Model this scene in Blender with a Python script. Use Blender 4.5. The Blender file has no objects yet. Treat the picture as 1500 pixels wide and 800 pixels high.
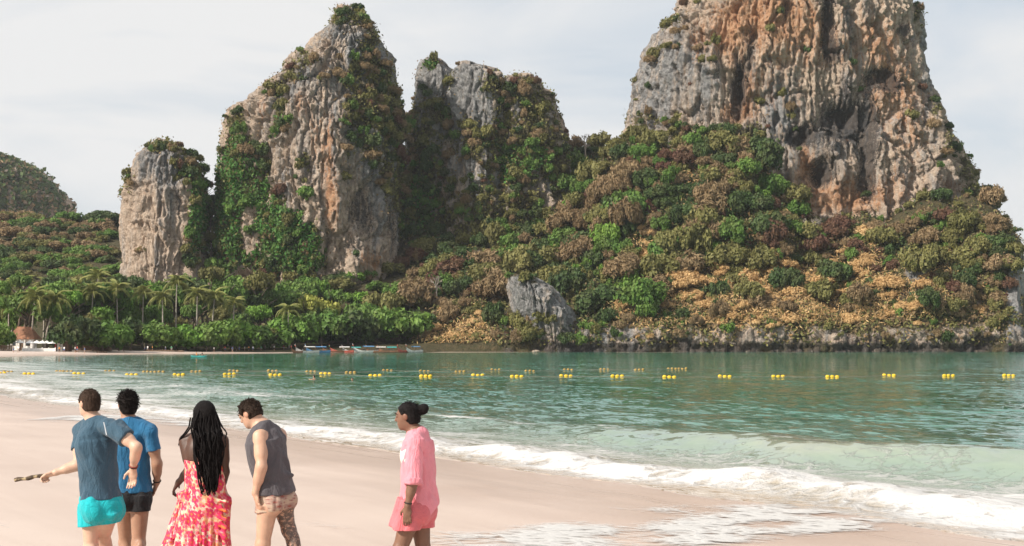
import bpy, bmesh, math, random
import numpy as np
from mathutils import Vector, Matrix, Quaternion

random.seed(7); RNG = np.random.default_rng(7)
SC = bpy.context.scene
COL = SC.collection

# ------------------------------------------------------------------ camera
F = 1500*50/36.0            # focal length in photo pixels
CAMZ = 2.7
HOR = 505.0                 # horizon row in the photo
PITCH = math.atan((HOR-400)/F)
cam = bpy.data.cameras.new('camera'); cam.lens = 50; cam.sensor_width = 36
cam.clip_start = 0.1; cam.clip_end = 20000
camo = bpy.data.objects.new('camera', cam); COL.objects.link(camo)
camo.location = (0, 0, CAMZ); camo.rotation_euler = (math.pi/2+PITCH, 0, 0)
SC.camera = camo

# ------------------------------------------------------------------ light
SUNV = Vector((-0.68, -0.46, 0.57)).normalized()      # towards the sun
sun = bpy.data.lights.new('sun', 'SUN'); sun.energy = 5.0; sun.angle = math.radians(2.0)
sun.color = (1.0, 0.93, 0.83)
suno = bpy.data.objects.new('sun', sun); COL.objects.link(suno)
suno.rotation_euler = SUNV.to_track_quat('Z', 'Y').to_euler()

world = bpy.data.worlds.new('World'); SC.world = world; world.use_nodes = True
wn = world.node_tree.nodes; wl = world.node_tree.links; wn.clear()
wo = wn.new('ShaderNodeOutputWorld'); wb = wn.new('ShaderNodeBackground')
sky = wn.new('ShaderNodeTexSky'); sky.sky_type = 'NISHITA'; sky.sun_disc = False
sky.sun_elevation = math.asin(SUNV.z); sky.sun_rotation = math.atan2(SUNV.x, SUNV.y)
sky.air_density = 1.0; sky.dust_density = 2.0
tc = wn.new('ShaderNodeTexCoord')
mp = wn.new('ShaderNodeMapping'); mp.inputs['Scale'].default_value = (1.6, 1.6, 5.0)
nz = wn.new('ShaderNodeTexNoise'); nz.inputs['Scale'].default_value = 2.3; nz.inputs['Detail'].default_value = 6
nz.inputs['Roughness'].default_value = 0.5; nz.inputs['Distortion'].default_value = 0.6
rp = wn.new('ShaderNodeValToRGB')
rp.color_ramp.elements[0].position = 0.36; rp.color_ramp.elements[0].color = (0.2, 0.2, 0.2, 1)
rp.color_ramp.elements[1].position = 0.60; rp.color_ramp.elements[1].color = (1, 1, 1, 1)
mx = wn.new('ShaderNodeMix'); mx.data_type = 'RGBA'
wl.new(tc.outputs['Generated'], mp.inputs['Vector']); wl.new(mp.outputs['Vector'], nz.inputs['Vector'])
wl.new(nz.outputs['Fac'], rp.inputs['Fac']); wl.new(rp.outputs['Color'], mx.inputs[0])
sk2 = wn.new('ShaderNodeMix'); sk2.data_type = 'RGBA'; sk2.inputs[0].default_value = 0.65   # thin veil over the blue
wl.new(sky.outputs['Color'], sk2.inputs[6]); sk2.inputs[7].default_value = (6.3, 7.2, 8.1, 1)
wl.new(sk2.outputs[2], mx.inputs[6]); mx.inputs[7].default_value = (8.2, 8.2, 8.2, 1)     # thin high cloud
wl.new(mx.outputs[2], wb.inputs['Color']); wb.inputs['Strength'].default_value = 0.084
wl.new(wb.outputs[0], wo.inputs['Surface'])

SC.view_settings.view_transform = 'Standard'; SC.view_settings.look = 'None'
SC.view_settings.gamma = 1; SC.view_settings.exposure = 0.32; SC.view_settings.use_curve_mapping = False
SC.render.resolution_x = 1024; SC.render.resolution_y = 546

# ------------------------------------------------------------------ helpers
CP, SP = math.cos(PITCH), math.sin(PITCH)
def at(px, py, Y):
    """photo pixel + distance along +Y -> world point"""
    a = (px-750)/F; b = -(py-400)/F
    dx, dy, dz = a, CP-b*SP, SP+b*CP
    k = Y/dy
    return Vector((dx*k, Y, CAMZ+dz*k))
def zat(py, Y): return at(750, py, Y).z
def proj(p):
    """world points (n,3) -> photo pixels"""
    p = np.asarray(p, float); y = p[:, 1]; z = p[:, 2]-CAMZ
    fw = y*CP+z*SP; up = -y*SP+z*CP
    return 750+F*p[:, 0]/fw, 400-F*up/fw

_perm = RNG.permutation(256); _perm = np.concatenate([_perm, _perm, _perm])
_g = RNG.normal(size=(256, 3)); _g /= np.linalg.norm(_g, axis=1)[:, None]; _g = _g.astype(np.float32)
def perlin(p):
    p = np.asarray(p, np.float32); sh = p.shape[:-1]; p = p.reshape(-1, 3)
    i = np.floor(p).astype(np.int32); f = p-i; i &= 255
    u = f*f*f*(f*(f*6-15)+10)
    def c(dx, dy, dz):
        h = _perm[_perm[_perm[(i[:, 0]+dx) & 255]+((i[:, 1]+dy) & 255)]+((i[:, 2]+dz) & 255)]
        g = _g[h]
        return g[:, 0]*(f[:, 0]-dx)+g[:, 1]*(f[:, 1]-dy)+g[:, 2]*(f[:, 2]-dz)
    x0 = c(0,0,0)*(1-u[:,0])+c(1,0,0)*u[:,0]; x1 = c(0,1,0)*(1-u[:,0])+c(1,1,0)*u[:,0]
    x2 = c(0,0,1)*(1-u[:,0])+c(1,0,1)*u[:,0]; x3 = c(0,1,1)*(1-u[:,0])+c(1,1,1)*u[:,0]
    y0 = x0*(1-u[:,1])+x1*u[:,1]; y1 = x2*(1-u[:,1])+x3*u[:,1]
    return (1.6*(y0*(1-u[:,2])+y1*u[:,2])).reshape(sh)
def fbm(p, oct=4, gain=0.5):
    p = np.asarray(p, np.float32); s = 0; a = 1.0
    for o in range(oct):
        s = s+a*perlin(p*(2**o)+o*17.3); a *= gain
    return s
def worley(p):
    """nearest two cell distances and a random value of the nearest cell"""
    p = np.asarray(p, np.float32); i = np.floor(p).astype(np.int32); n = len(p)
    f1 = np.full(n, 9, np.float32); f2 = f1.copy(); rv = np.zeros(n, np.float32)
    for dx in (-1, 0, 1):
        for dy in (-1, 0, 1):
            for dz in (-1, 0, 1):
                c = i+np.array([dx, dy, dz]); h = _perm[_perm[_perm[c[:, 0] & 255]+(c[:, 1] & 255)]+(c[:, 2] & 255)]
                d = np.linalg.norm(c+0.5+0.45*_g[h]-p, axis=1); m = d < f1
                f2 = np.where(m, f1, np.minimum(f2, d)); rv = np.where(m, h/255.0, rv); f1 = np.where(m, d, f1)
    return f1, f2, rv
def blobs(px, py, lst):
    """sum of soft blobs (cx, cy, rx, ry, w) clipped to 0..1"""
    s = np.zeros_like(px)
    for b in lst:
        w = b[4] if len(b) > 4 else 1.0
        s += w*np.exp(-(((px-b[0])/b[2])**2+((py-b[1])/b[3])**2)*1.1)
    return np.clip(s, 0, 1)
def smooth(a, b, x):
    t = np.clip((np.asarray(x)-a)/(b-a), 0, 1); return t*t*(3-2*t)

def mesh(name, v, f, mats=None, sm=True, attrs=None, midx=None, uv=None):
    """mesh data from numpy; f is (n,3) or (n,4)"""
    me = bpy.data.meshes.new(name); v = np.asarray(v, np.float32); f = np.asarray(f, np.int32)
    n, k = f.shape
    me.vertices.add(len(v)); me.vertices.foreach_set('co', v.ravel())
    me.loops.add(n*k); me.loops.foreach_set('vertex_index', f.ravel())
    me.polygons.add(n); me.polygons.foreach_set('loop_start', np.arange(0, n*k, k, dtype=np.int32))
    me.polygons.foreach_set('loop_total', np.full(n, k, np.int32))
    if mats is not None:
        for m in (mats if isinstance(mats, (list, tuple)) else [mats]): me.materials.append(m)
    if midx is not None: me.polygons.foreach_set('material_index', np.asarray(midx, np.int32))
    me.polygons.foreach_set('use_smooth', np.full(n, bool(sm)))
    if attrs:
        for kk, a in attrs.items():
            at_ = me.attributes.new(kk, 'FLOAT', 'POINT'); at_.data.foreach_set('value', np.asarray(a, np.float32))
    if uv is not None:
        ul = me.uv_layers.new(name='UVMap'); ul.data.foreach_set('uv', np.asarray(uv, np.float32)[f.ravel()].ravel())
    me.update(calc_edges=True)
    return me
def link(name, data, parent=None, loc=None):
    o = bpy.data.objects.new(name, data); COL.objects.link(o)
    if parent is not None: o.parent = parent
    if loc is not None: o.location = loc
    return o
def tag(o, label, cat, group=None):
    o['label'] = label; o['category'] = cat
    if group: o['group'] = group
    return o
def struct(name, me, loc=None):
    o = link(name, me, None, loc); o['kind'] = 'structure'; return o
def empty(name, loc, rz=0.0):
    o = link(name, None, None, loc); o.rotation_euler = (0, 0, rz); o.empty_display_size = 0.3; return o
def grid_faces(nu, nv, wrap=False):
    """vertex index = i*nv+j"""
    i = np.arange(nu-1); j = np.arange(nv-1)
    I, J = np.meshgrid(i, j, indexing='ij'); a = (I*nv+J).ravel()
    return np.stack([a, a+nv, a+nv+1, a+1], 1)
def join(parts):
    """list of (v,f) -> (v,f)"""
    vs, fs, o = [], [], 0
    for v, f in parts:
        vs.append(np.asarray(v, float)); fs.append(np.asarray(f)+o); o += len(v)
    return np.concatenate(vs), np.concatenate(fs)
def tube(pts, rad, n=8, cap=True):
    pts = np.asarray(pts, float); m = len(pts); rad = np.broadcast_to(np.asarray(rad, float), (m,))
    tg = np.gradient(pts, axis=0); tg /= np.linalg.norm(tg, axis=1)[:, None]+1e-9
    ref = np.array([0.0, 0, 1]) if abs(tg[0][2]) < 0.9 else np.array([1.0, 0, 0])
    vs = []
    for k in range(m):
        u = np.cross(tg[k], ref); u /= np.linalg.norm(u)+1e-9; w = np.cross(tg[k], u)
        a = np.arange(n)*2*math.pi/n
        vs.append(pts[k]+rad[k]*(np.cos(a)[:, None]*u+np.sin(a)[:, None]*w))
    v = np.concatenate(vs); f = []
    for k in range(m-1):
        for q in range(n):
            f.append((k*n+q, k*n+(q+1) % n, (k+1)*n+(q+1) % n, (k+1)*n+q))
    if cap:
        c0 = len(v); v = np.concatenate([v, pts[:1], pts[-1:]])
        for q in range(0, n):
            f.append((c0, (q+1) % n, q, q)); f.append((c0+1, (m-1)*n+q, (m-1)*n+(q+1) % n, (m-1)*n+(q+1) % n))
    f = np.array(f)
    return v, f
def box(c, s, rz=0.0):
    c = np.asarray(c, float); s = np.asarray(s, float)/2
    v = np.array([(x, y, z) for x in (-1, 1) for y in (-1, 1) for z in (-1, 1)], float)*s
    cs, sn = math.cos(rz), math.sin(rz)
    v = np.stack([v[:, 0]*cs-v[:, 1]*sn, v[:, 0]*sn+v[:, 1]*cs, v[:, 2]], 1)+c
    f = np.array([(0,1,3,2), (4,6,7,5), (0,4,5,1), (2,3,7,6), (0,2,6,4), (1,5,7,3)])
    return v, f
def lathe(prof, n=12, c=(0, 0, 0)):
    prof = np.asarray(prof, float); a = np.arange(n)*2*math.pi/n; m = len(prof)
    v = np.concatenate([np.stack([r*np.cos(a), r*np.sin(a), np.full(n, z)], 1) for r, z in prof])+np.asarray(c)
    f = [(k*n+q, k*n+(q+1) % n, (k+1)*n+(q+1) % n, (k+1)*n+q) for k in range(m-1) for q in range(n)]
    return v, np.array(f)

# ---- node material helper
class NT:
    def __init__(s, name):
        s.m = bpy.data.materials.new(name); s.m.use_nodes = True
        s.t = s.m.node_tree; s.n = s.t.nodes; s.l = s.t.links
        s.bsdf = s.n['Principled BSDF']; s.out = s.n['Material Output']
        s.bsdf.inputs['Specular IOR Level'].default_value = 0.3
    def new(s, t, **kw):
        n = s.n.new(t)
        for k, v in kw.items():
            if k in n.inputs: 
                if hasattr(v, 'is_output'): s.l.new(v, n.inputs[k])
                else: n.inputs[k].default_value = v
            else: setattr(n, k, v)
        return n
    def set(s, sock, v):
        i = s.bsdf.inputs[sock]
        if hasattr(v, 'is_output'): s.l.new(v, i)
        else: i.default_value = v
    def coord(s, scale=(1, 1, 1), kind='Object', loc=(0, 0, 0)):
        c = s.new('ShaderNodeTexCoord'); m = s.new('ShaderNodeMapping')
        m.inputs['Scale'].default_value = scale; m.inputs['Location'].default_value = loc
        s.l.new(c.outputs[kind], m.inputs['Vector']); return m.outputs['Vector']
    def noise(s, vec, scale=1.0, detail=4, rough=0.55, dist=0.0):
        n = s.new('ShaderNodeTexNoise'); n.inputs['Scale'].default_value = scale; n.inputs['Detail'].default_value = detail
        n.inputs['Roughness'].default_value = rough; n.inputs['Distortion'].default_value = dist
        if vec is not None: s.l.new(vec, n.inputs['Vector'])
        return n.outputs['Fac']
    def ramp(s, fac, stops):
        r = s.new('ShaderNodeValToRGB'); cr = r.color_ramp
        while len(cr.elements) < len(stops): cr.elements.new(0.5)
        for e, (p, c) in zip(cr.elements, stops):
            e.position = p
            if not isinstance(c, (tuple, list)): c = (c, c, c)
            e.color = tuple(c)[:3]+(1,)
        s.l.new(fac, r.inputs['Fac']); return r.outputs['Color']
    def mix(s, fac, a, b, blend='MIX'):
        m = s.new('ShaderNodeMix'); m.data_type = 'RGBA'; m.blend_type = blend
        for i, v in ((0, fac), (6, a), (7, b)):
            if hasattr(v, 'is_output'): s.l.new(v, m.inputs[i])
            elif i == 0: m.inputs[0].default_value = v
            else: m.inputs[i].default_value = tuple(v)[:3]+(1,)
        return m.outputs[2]
    def math(s, op, a, b=None, clamp=False):
        m = s.new('ShaderNodeMath'); m.operation = op; m.use_clamp = clamp
        for i, v in ((0, a), (1, b)):
            if v is None: continue
            if hasattr(v, 'is_output'): s.l.new(v, m.inputs[i])
            else: m.inputs[i].default_value = v
        return m.outputs[0]
    def attr(s, name):
        a = s.new('ShaderNodeAttribute'); a.attribute_name = name; return a.outputs['Fac']
    def bump(s, h, strength=0.5, dist=0.1, normal=None):
        b = s.new('ShaderNodeBump'); b.inputs['Strength'].default_value = strength; b.inputs['Distance'].default_value = dist
        s.l.new(h, b.inputs['Height'])
        if normal is not None: s.l.new(normal, b.inputs['Normal'])
        s.l.new(b.outputs[0], s.bsdf.inputs['Normal']); return b.outputs[0]
def plain(name, col, rough=0.6, var=0.25, scale=8.0, bump=0.0, spec=0.3):
    """one colour with fine unevenness"""
    t = NT(name); v = t.coord(); n = t.noise(v, scale, 5)
    c = t.ramp(n, [(0.3, tuple(x*(1-var) for x in col)), (0.7, tuple(min(1, x*(1+var)) for x in col))])
    t.set('Base Color', c); t.set('Roughness', rough); t.set('Specular IOR Level', spec)
    if bump: t.bump(n, bump, 0.02)
    return t.m
# ------------------------------------------------------------------ shoreline
TS = np.array([-0.525, 0.851]); NS = np.array([0.851, 0.525]); P0 = np.array([7.3, 20.0])
SHORE = [tuple(P0-TS*1900), tuple(P0-TS*60), tuple(P0), tuple(P0+TS*62), (-40, 105), (-62, 160), (-90, 230), (-110, 298), (-115, 330),
         (-113, 375), (-108, 410), (-93, 428), (-74, 468), (-50, 500), (-32, 516), (0, 521), (100, 522), (186, 524), (196, 530), (215, 640), (150, 1500), (150, 6000)]
LAND = SHORE+[(-6000, 6000), (-6000, -6000), (1000, -6000)]
def shore_dist(x, y):
    """signed distance, positive over water"""
    P = np.stack([x, y], -1).reshape(-1, 2); best = np.full(len(P), 1e9)
    for a, b in zip(SHORE[:-1], SHORE[1:]):
        a = np.array(a, float); b = np.array(b, float); ab = b-a
        t = np.clip(((P-a)@ab)/(ab@ab), 0, 1); best = np.minimum(best, np.linalg.norm(P-(a+t[:, None]*ab), axis=1))
    ins = np.zeros(len(P), bool); q = LAND+[LAND[0]]
    for a, b in zip(q[:-1], q[1:]):
        c = ((a[1] > P[:, 1]) != (b[1] > P[:, 1]))
        with np.errstate(divide='ignore', invalid='ignore'):
            xi = a[0]+(P[:, 1]-a[1])*(b[0]-a[0])/((b[1]-a[1]) if b[1] != a[1] else 1e-9)
        ins ^= c & (P[:, 0] < xi)
    return np.where(ins, -best, best).reshape(np.shape(x))
def land_profile(d):
    d = np.asarray(d, float)
    up = np.where(-d < 17, 0.040*(-d), 0.68+0.02*(-d-17)); up = np.minimum(up, 1.7)
    return np.where(d < 0, up, np.maximum(-0.045*d, -7))
def ground_z(x, y):
    x = np.atleast_1d(np.asarray(x, float)); y = np.atleast_1d(np.asarray(y, float))
    d = shore_dist(x, y); z = land_profile(d)
    p = np.stack([x, y, 0*x], -1)
    near = np.exp(-np.maximum(np.hypot(x, y)-60, 0)/40)
    z = z+near*(0.03*perlin(p/6.0)+0.012*perlin(p/1.7+9))*smooth(0.5, -2.5, d)
    return z
def gz(x, y): return float(ground_z(x, y)[0])

def axis(fine0, fine1, step, lo, hi, grow=1.12):
    a = list(np.arange(fine0, fine1+1e-6, step)); s = step
    while a[-1] < hi: s *= grow; a.append(a[-1]+s)
    s = step; b = []
    x = fine0
    while x > lo: s *= grow; x -= s; b.append(x)
    return np.array(b[::-1]+a)

# sand
def sand_mat():
    t = NT('sand'); v = t.coord()
    n1 = t.noise(v, 0.35, 5); n2 = t.noise(v, 9.0, 6, 0.7); n3 = t.noise(t.coord((1, 1, 1)), 90, 3, 0.6)
    wet = t.attr('wet')
    mpn = t.new('ShaderNodeMapping'); mpn.inputs['Rotation'].default_value = (0, 0, -math.atan2(NS[1], NS[0])); t.l.new(v, mpn.inputs['Vector']); mp2 = t.new('ShaderNodeMapping'); mp2.inputs['Scale'].default_value = (1.3, 0.12, 1); t.l.new(mpn.outputs[0], mp2.inputs['Vector'])
    swash = t.noise(mp2.outputs[0], 1.0, 6, .65, .8); speck = t.math('MULTIPLY', t.math('SUBTRACT', t.noise(v, 26, 2, .5), .70), 12.0, True)
    c = t.ramp(n1, [(0.3, (0.58, 0.475, 0.41)), (0.7, (0.66, 0.55, 0.48))])
    c = t.mix(t.math('MULTIPLY', n3, 0.35), c, (0.47, 0.37, 0.31))
    wc = t.ramp(n1, [(0.3, (0.46, 0.335, 0.265)), (0.7, (0.52, 0.39, 0.315))])
    c = t.mix(wet, c, wc)
    c = t.mix(t.ramp(swash, [(0.38, 0.0), (0.62, 0.30)]), c, (0.44, 0.33, 0.27)); c = t.mix(t.math('MULTIPLY', speck, 0.5), c, (0.25, 0.19, 0.15))
    t.set('Base Color', c)
    r = t.math('SUBTRACT', t.math('SUBTRACT', 0.80, t.math('MULTIPLY', swash, 0.25)), t.math('MULTIPLY', wet, 0.40)); t.set('Roughness', r)
    h = t.math('ADD', t.math('MULTIPLY', n2, 0.7), t.math('MULTIPLY', n3, 0.35))
    t.bump(h, 0.35, 0.02)
    return t.m
M_SAND = sand_mat()
xs = axis(-22, 14, 0.22, -5000, 5000, 1.11); ys = axis(9, 50, 0.25, -3000, 6000, 1.10)
X, Y = np.meshgrid(xs, ys, indexing='ij'); Z = ground_z(X.ravel(), Y.ravel()); d = shore_dist(X.ravel(), Y.ravel())
wet = smooth(-9, -2.0, d+1.5*perlin(np.stack([X.ravel()/5, Y.ravel()/5, 0*Z], -1)))*0.95
wet = np.maximum(wet, 0.35*smooth(-17, -9, d))
struct('beach', mesh('beach', np.stack([X.ravel(), Y.ravel(), Z], 1), grid_faces(len(xs), len(ys)), M_SAND, attrs={'wet': wet}))

# ------------------------------------------------------------------ sea
def sea_mat():
    t = NT('sea_water'); dep = t.attr('dep'); foam = t.attr('foam')
    v = t.coord()
    body = t.ramp(dep, [(0.0, (0.44, 0.34, 0.26)), (0.07, (0.38, 0.35, 0.27)), (0.15, (0.25, 0.30, 0.24)), (0.28, (0.12, 0.22, 0.175)), (0.55, (0.060, 0.175, 0.130)), (1.0, (0.022, 0.150, 0.095))])
    # foam lace
    vs = t.coord((1, 1, 1)); wn_ = t.noise(vs, 1.2, 5, 0.6)
    warp = t.new('ShaderNodeVectorMath'); warp.operation = 'ADD'
    t.l.new(vs, warp.inputs[0]); cn = t.new('ShaderNodeTexNoise'); cn.inputs['Scale'].default_value = 1.4; cn.inputs['Detail'].default_value = 4
    t.l.new(vs, cn.inputs['Vector']); t.l.new(cn.outputs['Color'], warp.inputs[1])
    vo = t.new('ShaderNodeTexVoronoi'); vo.feature = 'DISTANCE_TO_EDGE'; vo.inputs['Scale'].default_value = 1.9
    t.l.new(warp.outputs[0], vo.inputs['Vector'])
    lace = t.math('SUBTRACT', 0.55, t.math('MULTIPLY', vo.outputs['Distance'], 2.2))
    fine = t.noise(vs, 7.0, 6, 0.7)
    pat = t.math('ADD', t.math('MULTIPLY', lace, 0.45), t.math('ADD', t.math('MULTIPLY', fine, 0.55), t.math('MULTIPLY', wn_, 0.35)))
    # threshold: foam=1 -> all white
    k = t.math('SUBTRACT', t.math('ADD', pat, t.math('MULTIPLY', foam, 1.15)), 1.0)
    fm = t.math('MULTIPLY', k, 2.2, True)
    fm = t.math('MULTIPLY', fm, t.math('MULTIPLY', foam, 8.0, True))
    col = t.mix(fm, body, (0.64, 0.62, 0.60)); t.set('Base Color', col)
    t.set('Roughness', t.math('ADD', 0.05, t.math('MULTIPLY', fm, 0.6))); t.set('IOR', 1.33); t.set('Specular IOR Level', 0.5)
    # wavelets, longer along the crests, which run with the beach
    def along(sx, sy):
        c = t.new('ShaderNodeTexCoord'); m = t.new('ShaderNodeMapping'); m.vector_type = 'POINT'
        m.inputs['Rotation'].default_value = (0, 0, -math.atan2(NS[1], NS[0])); m2 = t.new('ShaderNodeMapping'); m2.inputs['Scale'].default_value = (sx, sy, 1)
        t.l.new(c.outputs['Object'], m.inputs['Vector']); t.l.new(m.outputs['Vector'], m2.inputs['Vector']); return m2.outputs['Vector']
    # slopes of the wavelets taken straight from noise, so that they hold at any distance
    def slope(vec, sc, det, dist, k):
        n = t.new('ShaderNodeTexNoise'); n.inputs['Scale'].default_value = sc; n.inputs['Detail'].default_value = det; n.inputs['Roughness'].default_value = .55; n.inputs['Distortion'].default_value = dist
        t.l.new(vec, n.inputs['Vector']); m = t.new('ShaderNodeVectorMath'); m.operation = 'SUBTRACT'; t.l.new(n.outputs['Color'], m.inputs[0]); m.inputs[1].default_value = (.5, .5, .5)
        m2 = t.new('ShaderNodeVectorMath'); m2.operation = 'MULTIPLY'; t.l.new(m.outputs[0], m2.inputs[0]); m2.inputs[1].default_value = (k, k, 0); return m2.outputs[0]
    def vadd(a_, b_):
        m = t.new('ShaderNodeVectorMath'); m.operation = 'ADD'; t.l.new(a_, m.inputs[0]); t.l.new(b_, m.inputs[1]); return m.outputs[0]
    sl = vadd(slope(along(3.4, 1.25), 1.0, 3, .5, .85), vadd(slope(along(0.62, 0.20), 1.0, 3, .6, .5), slope(along(0.10, 0.03), 1.0, 2, .5, .16)))
    ge = t.new('ShaderNodeNewGeometry'); nr = t.new('ShaderNodeVectorMath'); nr.operation = 'NORMALIZE'; t.l.new(vadd(ge.outputs['Normal'], sl), nr.inputs[0])
    t.bump(t.math('ADD', t.math('MULTIPLY', fm, 0.05), t.math('MULTIPLY', t.math('MULTIPLY', fine, fm), 0.07)), 0.9, 1.0, nr.outputs[0])
    return t.m
M_SEA = sea_mat()
ss = axis(-2.5, 26, 0.13, -900, 5000, 1.09); tt = axis(-22, 90, 0.28, -2500, 6000, 1.10)
S, T = np.meshgrid(ss, tt, indexing='ij'); S = S.ravel(); T = T.ravel()
XY = P0[None, :]+S[:, None]*NS+T[:, None]*TS; X = XY[:, 0]; Y = XY[:, 1]
D = shore_dist(X, Y)
q = np.stack([S, T, 0*S], -1)
wob = 1.5*perlin(np.stack([T/9.0, 0*T, 0*T+3], -1))+0.6*perlin(np.stack([T/3.0, 0*T, 0*T+7], -1))   # crest lines wander
near = np.exp(-np.maximum(np.abs(T-15)-45, 0)/20)*(D > -4)
def wave(x, c, front, back): # steep towards the beach
    u = x-c; return np.where(u < 0, np.exp(-(u/front)**2), np.exp(-(u/back)**2))
right = smooth(32, 2, T); far_left = smooth(25, 60, T)
A1 = (0.20+0.38*smooth(26, 8, T)+0.06*perlin(np.stack([T/4, 0*T, 0*T], -1)))
C1 = 6.6+wob+0.05*np.abs(T-5)
H = A1*wave(D, C1, 1.15, 3.2)
A0 = 0.20*(0.6+0.6*right)*(1+0.8*perlin(np.stack([T/2.2, 0*T, 0*T+20], -1)))
H = H+A0*wave(D, 1.3+0.6*wob, 0.5, 1.6)
H = H+0.12*wave(D, 15+1.3*wob, 2.5, 4)+0.09*wave(D, 24+wob, 3, 5)
H = H*near+0.02*perlin(np.stack([X/3, Y/3, 0*X], -1))*near
chop = smooth(3, 14, D)*np.exp(-np.hypot(X, Y)/140)
H = H+chop*(0.07*perlin(np.stack([X/2.2, Y/1.3, 0*X], -1))+0.03*perlin(np.stack([X/0.8, Y/0.6, 0*X+5], -1)))
foam = np.zeros_like(D)
n1 = perlin(np.stack([S/1.3, T/3.5, 0*S], -1)); n2 = perlin(np.stack([S/3.0, T/8.0, 0*S+4], -1)); n3 = fbm(np.stack([S/0.8, T/1.6, 0*S+9], -1), 3)
def mx_(a): 
    global foam
    foam = np.maximum(foam, a)
mx_((0.78+0.30*n2+0.28*n3)*wave(D, 1.2+0.6*wob, 1.5, 2.1))                                  # bore
mx_((0.50+0.28*n1+0.14*n3)*wave(D, 3.4+wob, 3.0, 3.5))                                       # streaks on the wave face
mx_((0.92+0.25*n2+0.32*n3)*np.clip(1.25*wave(D, 2.4+wob, 3.4, 3.2), 0, 1)*smooth(14, 0, T))                     # wide broken water
mx_((0.55+0.6*n1)*wave(D, C1+0.15, 0.35, 0.8)*smooth(0.05, 0.3, n2+0.15))                   # lip
mx_(smooth(-1, -9, T)*(0.8+0.4*n1+0.2*n3)*wave(D, C1-0.6, 1.3, 1.2))                        # broken part of the wave
mx_(far_left*(0.54+0.25*n2+0.2*n1)*np.exp(-(np.maximum(D-3, 0)/20)**2)*(D > -1))
mx_((0.26+0.25*n2)*np.exp(-(np.maximum(D-8, 0)/9)**2)*smooth(0, 30, T))
foam = np.clip(foam, 0, 1.05)*(np.hypot(X, Y) < 240)
H = H+np.clip(foam, 0, 1)**2*(0.05*np.abs(fbm(np.stack([S/0.55, T/0.9, 0*S+3], -1), 3)))
depth = np.clip((D+0.4)/34.0, 0, 1)
depth = np.clip(depth-0.06*(H > 0.12)*smooth(0.1, 0.5, H), 0, 1)
# the sheet runs out over the sand: lift it just above the sand inside the run-up tongue
runup = -0.5-0.9*perlin(np.stack([T/5.0, 0*T, 0*T+11], -1))-1.0*smooth(3, -8, T)
gnd = ground_z(X, Y)
Zs = np.where(D < 0.9, np.maximum(H, gnd+0.018), H)
Zs = np.where(D < runup, np.minimum(gnd-0.05, 0.0), Zs)
Zs = np.where(D < -6, np.minimum(-0.15, gnd-0.3), Zs)
struct('sea', mesh('sea', np.stack([X, Y, Zs], 1), grid_faces(len(ss), len(tt)), M_SEA, attrs={'dep': depth, 'foam': foam}))

# ------------------------------------------------------------------ spent foam lying on the sand
def foam_mat():
    t = NT('sea_foam'); v = t.coord((1, 1, 1)); mk = t.attr('foam')
    vs = t.coord((0.7, 1.25, 1)); 
    cn = t.new('ShaderNodeTexNoise'); cn.inputs['Scale'].default_value = 1.1; cn.inputs['Detail'].default_value = 5; t.l.new(v, cn.inputs['Vector'])
    warp = t.new('ShaderNodeVectorMath'); warp.operation = 'ADD'; t.l.new(vs, warp.inputs[0]); t.l.new(cn.outputs['Color'], warp.inputs[1])
    vo = t.new('ShaderNodeTexVoronoi'); vo.feature = 'DISTANCE_TO_EDGE'; vo.inputs['Scale'].default_value = 3.6; t.l.new(warp.outputs[0], vo.inputs['Vector'])
    fine = t.noise(v, 12, 6, 0.75); mid = t.noise(t.coord((0.8, 0.8, 1)), 1.7, 6, 0.65)
    pat = t.math('ADD', t.math('MULTIPLY', t.math('SUBTRACT', 0.5, t.math('MULTIPLY', vo.outputs['Distance'], 2.4)), 0.5), t.math('ADD', t.math('MULTIPLY', fine, 0.45), t.math('MULTIPLY', mid, 0.5)))
    a = t.math('MULTIPLY', t.math('SUBTRACT', t.math('ADD', pat, t.math('MULTIPLY', mk, 0.95)), 1.02), 2.2, True)
    a = t.math('MULTIPLY', a, t.math('MULTIPLY', mk, 6.0, True))
    t.set('Base Color', (0.62, 0.60, 0.575, 1)); t.set('Roughness', 0.55); t.set('Alpha', t.math('MULTIPLY', a, 0.92))
    t.bump(pat, 0.6, 0.05)
    return t.m
M_FOAM = foam_mat()
def ground_hit(px, py):
    Yv = 20.0
    for _ in range(12):
        p = at(px, py, Yv); z = max(gz(p.x, p.y), 0.0); Yv = max(5, F*(CAMZ-z)/(py-HOR))
    return at(px, py, Yv)
xs = np.arange(-16, 12, 0.10); ys = np.concatenate([np.arange(10, 28, 0.13), np.arange(28, 60, 0.4)])
X, Y = np.meshgrid(xs, ys, indexing='ij'); X = X.ravel(); Y = Y.ravel(); Zg = ground_z(X, Y)
px_, py_ = proj(np.stack([X, Y, Zg], 1))
fm = blobs(px_, py_, [(1180, 768, 130, 15, 1.0), (1000, 782, 190, 22, 1.0), (850, 792, 160, 22, 0.85), (1100, 750, 150, 10, 0.75), (700, 795, 130, 18, 0.62),
                      (950, 745, 90, 8, 0.4), (1200, 740, 80, 16, .9), (1330, 745, 120, 16, .9), (150, 612, 210, 7, 1.2), (290, 622, 60, 6, 1.0), (60, 740, 90, 10, 0.35), (20, 770, 60, 16, 0.5), (480, 770, 120, 8, 0.35), (560, 745, 120, 6, 0.25), (250, 690, 200, 4, .28)])
fm = np.clip(0.90*fm*(1.0+0.8*perlin(np.stack([X/1.1, Y/1.1, 0*X], -1))), 0, 1)
Dn = shore_dist(X, Y)
fm = fm*smooth(0.6, -0.4, Dn)
Zf = Zg+0.008+0.03*fm*(0.6+0.5*perlin(np.stack([X/0.3, Y/0.3, 0*X], -1)))
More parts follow.
